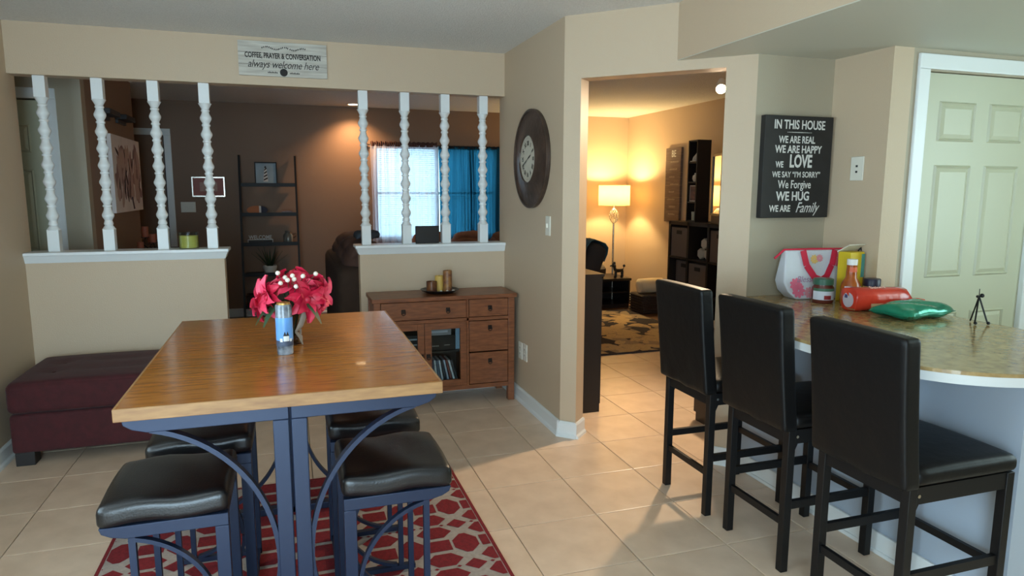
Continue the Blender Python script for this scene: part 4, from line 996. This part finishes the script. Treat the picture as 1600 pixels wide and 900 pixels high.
ct = thing('breakfast_counter', 'beige speckled breakfast counter with a curved white-edged overhang', 'counter', (2.4, 2.2, 0))
def sh(P): return [(x-2.4, y-2.2) for x, y in P]
tp = B().prism(sh(outl), ZC-.012, ZC).out('worktop', COUNT, ct)
cxm, cym = 2.45, 2.15
B().prism(sh(outl), ZC-.042, ZC-.0122).out('edge', mat('white_edge', (206, 208, 206), .4), tp, smooth=30)
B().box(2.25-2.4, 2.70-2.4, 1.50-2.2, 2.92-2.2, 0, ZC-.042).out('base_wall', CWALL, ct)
bb = B(); t_ = .014
bb.box(2.25-t_-2.4, 2.25-2.4, 1.486-2.2, 2.92-2.2, 0, .09).box(2.25-t_-.008-2.4, 2.25-2.4, 1.478-2.2, 2.92-2.2, 0, .018).box(2.25-2.4, 2.70-2.4, 1.486-2.2, 1.50-2.2, 0, .09).out('kick_board', WHITE, ct, bevel=.003)

# bar stools
def make_bar():
    t = thing('bar_stool', 'x', 'stool', (0, 0, .0005), group='bar stools at the counter')
    # local: back at x=0, front at x=.43; y from -.175 to .175
    for s in (-1, 1):
        y = s*.172
        b = B(); w_ = .016
        def leg(P):
            rows = []
            for x, z in P: rows.append([b.bm.verts.new(v) for v in ((x-w_, y-w_, z), (x+w_, y-w_, z), (x+w_, y+w_, z), (x-w_, y+w_, z))])
            for a, c in zip(rows, rows[1:]):
                for i in range(4): b.bm.faces.new((a[i], a[(i+1) % 4], c[(i+1) % 4], c[i]))
            b.bm.faces.new(rows[0][::-1]); b.bm.faces.new(rows[-1])
        leg([(.012, 0), (.012, .58), (-.035, 1.03)]); b.out('leg', BMETAL, t, bevel=.002)
        B().box(.422-.016, .422+.016, y-.016, y+.016, 0, .575).out('leg', BMETAL, t, bevel=.002)
        B().box(.028, .406, y-.009, y+.009, .255, .287).out('side_stretcher', BMETAL, t); B().box(.028, .406, y-.012, y+.012, .52, .575).out('seat_rail', BMETAL, t)
        ang = B().prism([(.028, .52), (.045, .52), (.028, .485)], -y-.009, -y+.009, M=Matrix.Rotation(R_(90), 4, 'X')).out('corner_gusset', BMETAL, t)
        B().cyl((0, 0, 0), .006, .004, 10, M=Matrix.Translation((.036, s*.184, .548)) @ Matrix.Rotation(R_(-90*s), 4, 'X')).out('bolt', CHROME, t)
    B().box(.004, .020, -.156, .156, .185, .213).out('back_stretcher', BMETAL, t); B().box(.415, .431, -.156, .156, .235, .262).out('front_stretcher', BMETAL, t)
    B().box(.410, .434, -.156, .156, .52, .575).out('seat_rail', BMETAL, t); B().box(.0, .024, -.156, .156, .52, .575).out('seat_rail', BMETAL, t)
    puff(.02, .445, -.195, .195, .577, .632, .016, .022, 12).out('seat', BLEATHD, t, smooth=80)
    bk = puff(-.034, .030, -.197, .197, 0, .475, .004, .013, 16)
    for v in bk.bm.verts:
        z = v.co.z; v.co.x += -.048*(z/.475)+(.005*math.sin((v.co.y+z*.9)*34)+.003*math.sin((v.co.y-z*.4)*50))*max(0, 1-z/.22)*max(0, 1-abs(v.co.y)/.2); v.co.y *= 1-.02*math.sin(PI*z/.475)
        v.co.z += .572
    bk.out('backrest', BLEATHD, t, smooth=80)
    return t
bs = make_bar()
for k, (x, y, lb) in enumerate(((1.752, 2.685, 'black leatherette bar stool at the far end of the counter, nearest the doorway'), (1.765, 2.195, 'black leatherette bar stool in the middle of the three'), (1.762, 1.665, 'black leatherette bar stool nearest the viewer, its seat fully in sight'))):
    if k == 0: bs.location = (x, y, .0005); bs['label'] = lb
    else: dup(bs, None, (x, y, .0005), 0, lb)

# ------------------------------------------------------------------ groceries on the counter
t = thing('lunch_bag', 'white floral tote with red straps and the word Blessed on the counter', 'bag', (2.53, 2.80, ZC+.0005), R_(-6))
BAGW = mat('bag_white', (206, 208, 214), .45, var=.06, vscale=8, bump=.15, bscale=14); BAGR = mat('bag_red', (206, 36, 66), .6)
PTS = [(-.115, 0), (.165, 0), (.178, .02), (.192, .245), (-.165, .245), (-.182, .09), (-.16, .04)]
b = B()
def bagp(y, sc):
    return [(x*sc, y, z) for x, z in PTS]
fr = [b.bm.verts.new(p) for p in bagp(-.055, 1)]; bk_ = [b.bm.verts.new(p) for p in bagp(.055, 1)]; n = len(PTS)
b.bm.faces.new(fr); b.bm.faces.new(bk_[::-1])
for i in range(n): b.bm.faces.new((fr[i], fr[(i+1) % n], bk_[(i+1) % n], bk_[i]))
for v in b.bm.verts:
    v.co.y *= 1-.65*v.co.z/.245
b.out('body', BAGW, t, bevel=.008, seg=3)
B().tube([(-.215, 0, .205), (-.165, 0, .247), (0, 0, .249), (.19, 0, .247)], .006, 8).out('zip_edge', BAGR, t, smooth=60)
b = B()
def yb(z): return -.0565+.0356*max(0, min(1, (z-.0)/.245))
sp_ = [(-.075, .245), (-.058, .17), (-.015, .11), (.02, .095), (.055, .115), (.085, .17), (.105, .245)]
for (x0, z0), (x1, z1) in zip(sp_, sp_[1:]):
    w_ = .016; d = Vector((x1-x0, z1-z0)).normalized(); q = Vector((-d.y, d.x))*w_
    b.poly([(x0-q.x, yb(z0)-.008, z0-q.y), (x1-q.x, yb(z1)-.008, z1-q.y), (x1+q.x, yb(z1)-.008, z1+q.y), (x0+q.x, yb(z0)-.008, z0+q.y)])
sr = b.out('strap', BAGR, t); sr.modifiers.new('solid', 'SOLIDIFY').thickness = .003
tt_ = (0, -.0365+.0, .10)
sl = Vector((0, .0356/.245, 1)).normalized()
text('Blessed', .044, (-.052, yb(.1)-.002, .100), (1, 0, 0), sl, mat('script_lilac', (170, 132, 160), .6), t, shear=.3, sx=.95, lift=.001)
PFL = [mat('print_pink', (226, 112, 138), .6), mat('print_rose', (216, 140, 150), .6), mat('print_yellow', (222, 184, 108), .6)]
for mi, (x, z, r) in enumerate(((-.118, .075, .036), (-.105, .045, .038), (-.045, .034, .030), (-.01, .20, .024), (.02, .205, .02), (.125, .185, .026), (.12, .205, .022))):
    b = B()
    for k in range(9):
        a = k*2*PI/9; P = []
        for i in range(8):
            f = i*PI/4; u, v = r*.55+r*.45*math.cos(f), r*.26*math.sin(f); px, pz = x+u*math.cos(a)-v*math.sin(a), z+u*math.sin(a)+v*math.cos(a); P.append((px, yb(pz)-.0022-.0001*mi-.00002*k, max(.004, pz)))
        b.poly(P)
    b.out('printed_flower', PFL[(0, 0, 1, 2, 1, 0, 0)[mi]], t)
t = thing('cereal_carton', 'yellow carton with torn-open white top flap behind the orange bottle', 'carton', (2.64, 2.66, ZC+.0005), R_(8))
YC = mat('yellow_card', (214, 184, 30), .5, var=.06, vscale=12)
B().box(-.05, .05, -.035, .035, 0, .245).out('box', YC, t, bevel=.002)
fl = B().box(-.062, .055, -.004, 0, 0, .075); fl.bm.transform(Matrix.Translation((0, .034, .246)) @ Matrix.Rotation(R_(60), 4, 'X')); fl.out('flap', mat('white_card', (222, 218, 202), .6), t)
B().box(.03, .052, -.037, -.034, .12, .235).out('teal_stripe', mat('teal_print', (80, 150, 140), .5), t); B().box(-.04, -.015, -.037, -.034, .04, .15).out('orange_stripe', mat('orange_print', (208, 132, 30), .5), t)
B().tube([(.048, 0, .247), (.066, 0, .262), (.076, 0, .24), (.074, 0, .19)], .004, 6).out('handle_cord', INK, t, smooth=60)
t = thing('sauce_bottle', 'orange dressing bottle with a white cap among the groceries', 'bottle', (2.535, 2.545, ZC+.0005))
ORL = mat('orange_dressing', (176, 92, 26), .2, col2=(146, 66, 20), vscale=30)
B().lathe([(0, 0), (.040, 0), (.044, .01), (.044, .09), (.040, .108), (.025, .135), (.0225, .18), (.0225, .195), (0, .195)], seg=24).out('body', ORL, t, smooth=45)
B().lathe([(0, .195), (.0235, .195), (.0235, .222), (0, .222)], seg=24).out('cap', mat('white_cap', (228, 226, 220), .4), t, smooth=40)
lb = cpatch(.0448, R_(190), R_(335), .045, .095, n=14).out('label', mat('cream_label', (216, 206, 212), .5), t, smooth=80)
cpatch(.0451, R_(225), R_(290), .080, .095, n=8).out('label_emblem', mat('navy_print', (70, 66, 110), .5), lb, smooth=80)
cpatch(.0235, R_(200), R_(330), .150, .185, n=10).out('neck_label', mat('coral_print', (214, 100, 62), .5), t, smooth=80)
t = thing('blue_lid_jar', 'jar with a wide dark blue lid right of the orange bottle', 'jar', (2.648, 2.53, ZC+.0005))
B().lathe([(0, 0), (.036, 0), (.040, .01), (.040, .085), (.037, .092), (0, .092)], seg=24).out('body', mat('tan_jar', (196, 170, 110), .3), t, smooth=45)
B().lathe([(0, .092), (.0385, .092), (.0385, .124), (.036, .127), (0, .127)], seg=28).out('lid', mat('navy_lid', (24, 24, 48), .4), t, smooth=40)
t = thing('salsa_jar', 'glass jar with green lid and white label in front of the tote', 'jar', (2.475, 2.655, ZC+.0005))
B().lathe([(0, 0), (.047, 0), (.050, .008), (.050, .075), (.044, .085), (.044, .09), (0, .09)], seg=26).out('body', mat('salsa_red', (92, 40, 30), .2), t, smooth=45)
B().lathe([(0, .09), (.047, .09), (.047, .117), (.044, .119), (0, .119)], seg=28).out('lid', mat('green_lid', (58, 100, 80), .35), t, smooth=40)
cpatch(.0506, R_(170), R_(370), .018, .060, n=18).out('label', mat('white_label', (210, 212, 220), .5), t, smooth=80); cpatch(.0506, R_(170), R_(370), .060, .074, n=18).out('label_band', mat('green_band', (72, 112, 86), .5), t, smooth=80)
cpatch(.0509, R_(235), R_(275), .020, .040, n=6).out('label_mark', mat('red_mark', (150, 44, 44), .5), t, smooth=80)
t = thing('bread_bag', 'red bagged loaf of sliced bread lying on the counter', 'bread', (2.58, 2.418, ZC+.0005), R_(-5))
BRD = mat('red_bag_film', (214, 66, 44), .18, col2=(186, 44, 32), vscale=9, bump=.25, bscale=12)
b = B()
N_ = 20
rings = []
prof_ = [(-.165, .9), (-.16, 1.0), (-.05, 1.0), (.07, .98), (.12, .9), (.150, .55), (.175, .28), (.21, .30), (.245, .22)]
for x, sc in prof_:
    ring = []
    for i in range(N_):
        a = 2*PI*i/N_; c_, s_ = math.cos(a), math.sin(a); sq = (abs(c_)**3.2+abs(s_)**3.2)**(-1/3.2)
        zz = .052+.052*sq*s_*sc if sc > .6 else .038*sc+.02+.05*sc*s_*sq
        ring.append(b.bm.verts.new((x+.005*math.sin(a*3+x*30), .055*sq*c_*sc+.004*math.sin(x*40+a*2), max(.001, zz))))
    rings.append(ring)
for p, q in zip(rings, rings[1:]):
    for i in range(N_): b.bm.faces.new((p[i], p[(i+1) % N_], q[(i+1) % N_], q[i]))
b.bm.faces.new(rings[0][::-1]); b.bm.faces.new(rings[-1])
b.out('bag', BRD, t, smooth=60)
rx = Matrix(((0, 0, -1, -.1655), (1, 0, 0, 0), (0, 1, 0, .05), (0, 0, 0, 1)))
e_ = B().lathe([(0, 0), (.034, 0), (.034, .002), (0, .002)], seg=22, M=rx).out('round_label', mat('bread_label', (196, 188, 196), .5), t)
B().box(-.1685, -.1675, .004, .022, .058, .074).out('label_emblem', MATS['navy_print'], e_)
B().box(-.167, -.1655, -.046, .046, .008, .014).out('crust_edge', mat('crust', (150, 96, 54), .7), t)
for k in range(2): B().box(-.09, .06, -.0585, -.056, .012+.014*k, .024+.014*k).out('clear_strip', mat('bread_beige', (198, 160, 120), .4) if k == 0 else MATS['bread_beige'], t)
text('Baked', .034, (-.045, -.030, .1055), (1, 0, 0), (0, 1, .25), mat('bag_print', (240, 190, 176), .4), t, sx=1.0, shear=.2, lift=.003)
t = thing('snack_bag', 'shiny green pillow bag lying at the front of the groceries', 'bag', (2.575, 2.235, ZC+.0005), R_(8))
GRN = mat('green_foil', (42, 150, 116), .16, metal=.35, col2=(30, 122, 98), vscale=8, bump=.5, bscale=14)
b = B()
def gfn(sg):
    def fn(u, v):
        x, y = (u-.5)*2, (v-.5)*2; k = (max(0, 1-x**6)*max(0, 1-y**4))**.6
        z = .036*k*(1 if sg > 0 else -.7)+.006*math.sin(x*7+y*5)*k
        return (x*.155*(1-.03*math.cos(y*3)), y*.098*(1+.06*math.sin(x*4)), max(.0008, .026+z))
    return fn
b.grid(26, 16, gfn(1)); b.grid(26, 16, gfn(-1)); b.out('pouch', GRN, t, smooth=80)
for s in (-1, 1): B().box(s*.155-.010, s*.155+.010, -.088, .088, .024, .027).out('crimp', GRN, t)
t = thing('wire_easel', 'small black wire easel on the far side of the counter before the white door', 'stand', (2.69, 2.02, ZC+.0005), R_(-20))
for x in (-.026, .026): B().tube([(0, .01, .115), (x, -.02, .004)], .0035, 6).out('front_leg', BMETAL, t); B().ball((x, -.024, .008), .007, 8).out('tip', BMETAL, t)
B().tube([(0, .01, .11), (0, .05, .004)], .003, 6).out('rear_leg', BMETAL, t); B().ball((0.012, .01, .117), .009, 8).ball((-.006, .01, .113), .006, 8).out('top_scroll', BMETAL, t); B().tube([(0, .01, .115), (0, .01, .145)], .0015, 6).out('top_wire', BMETAL, t)
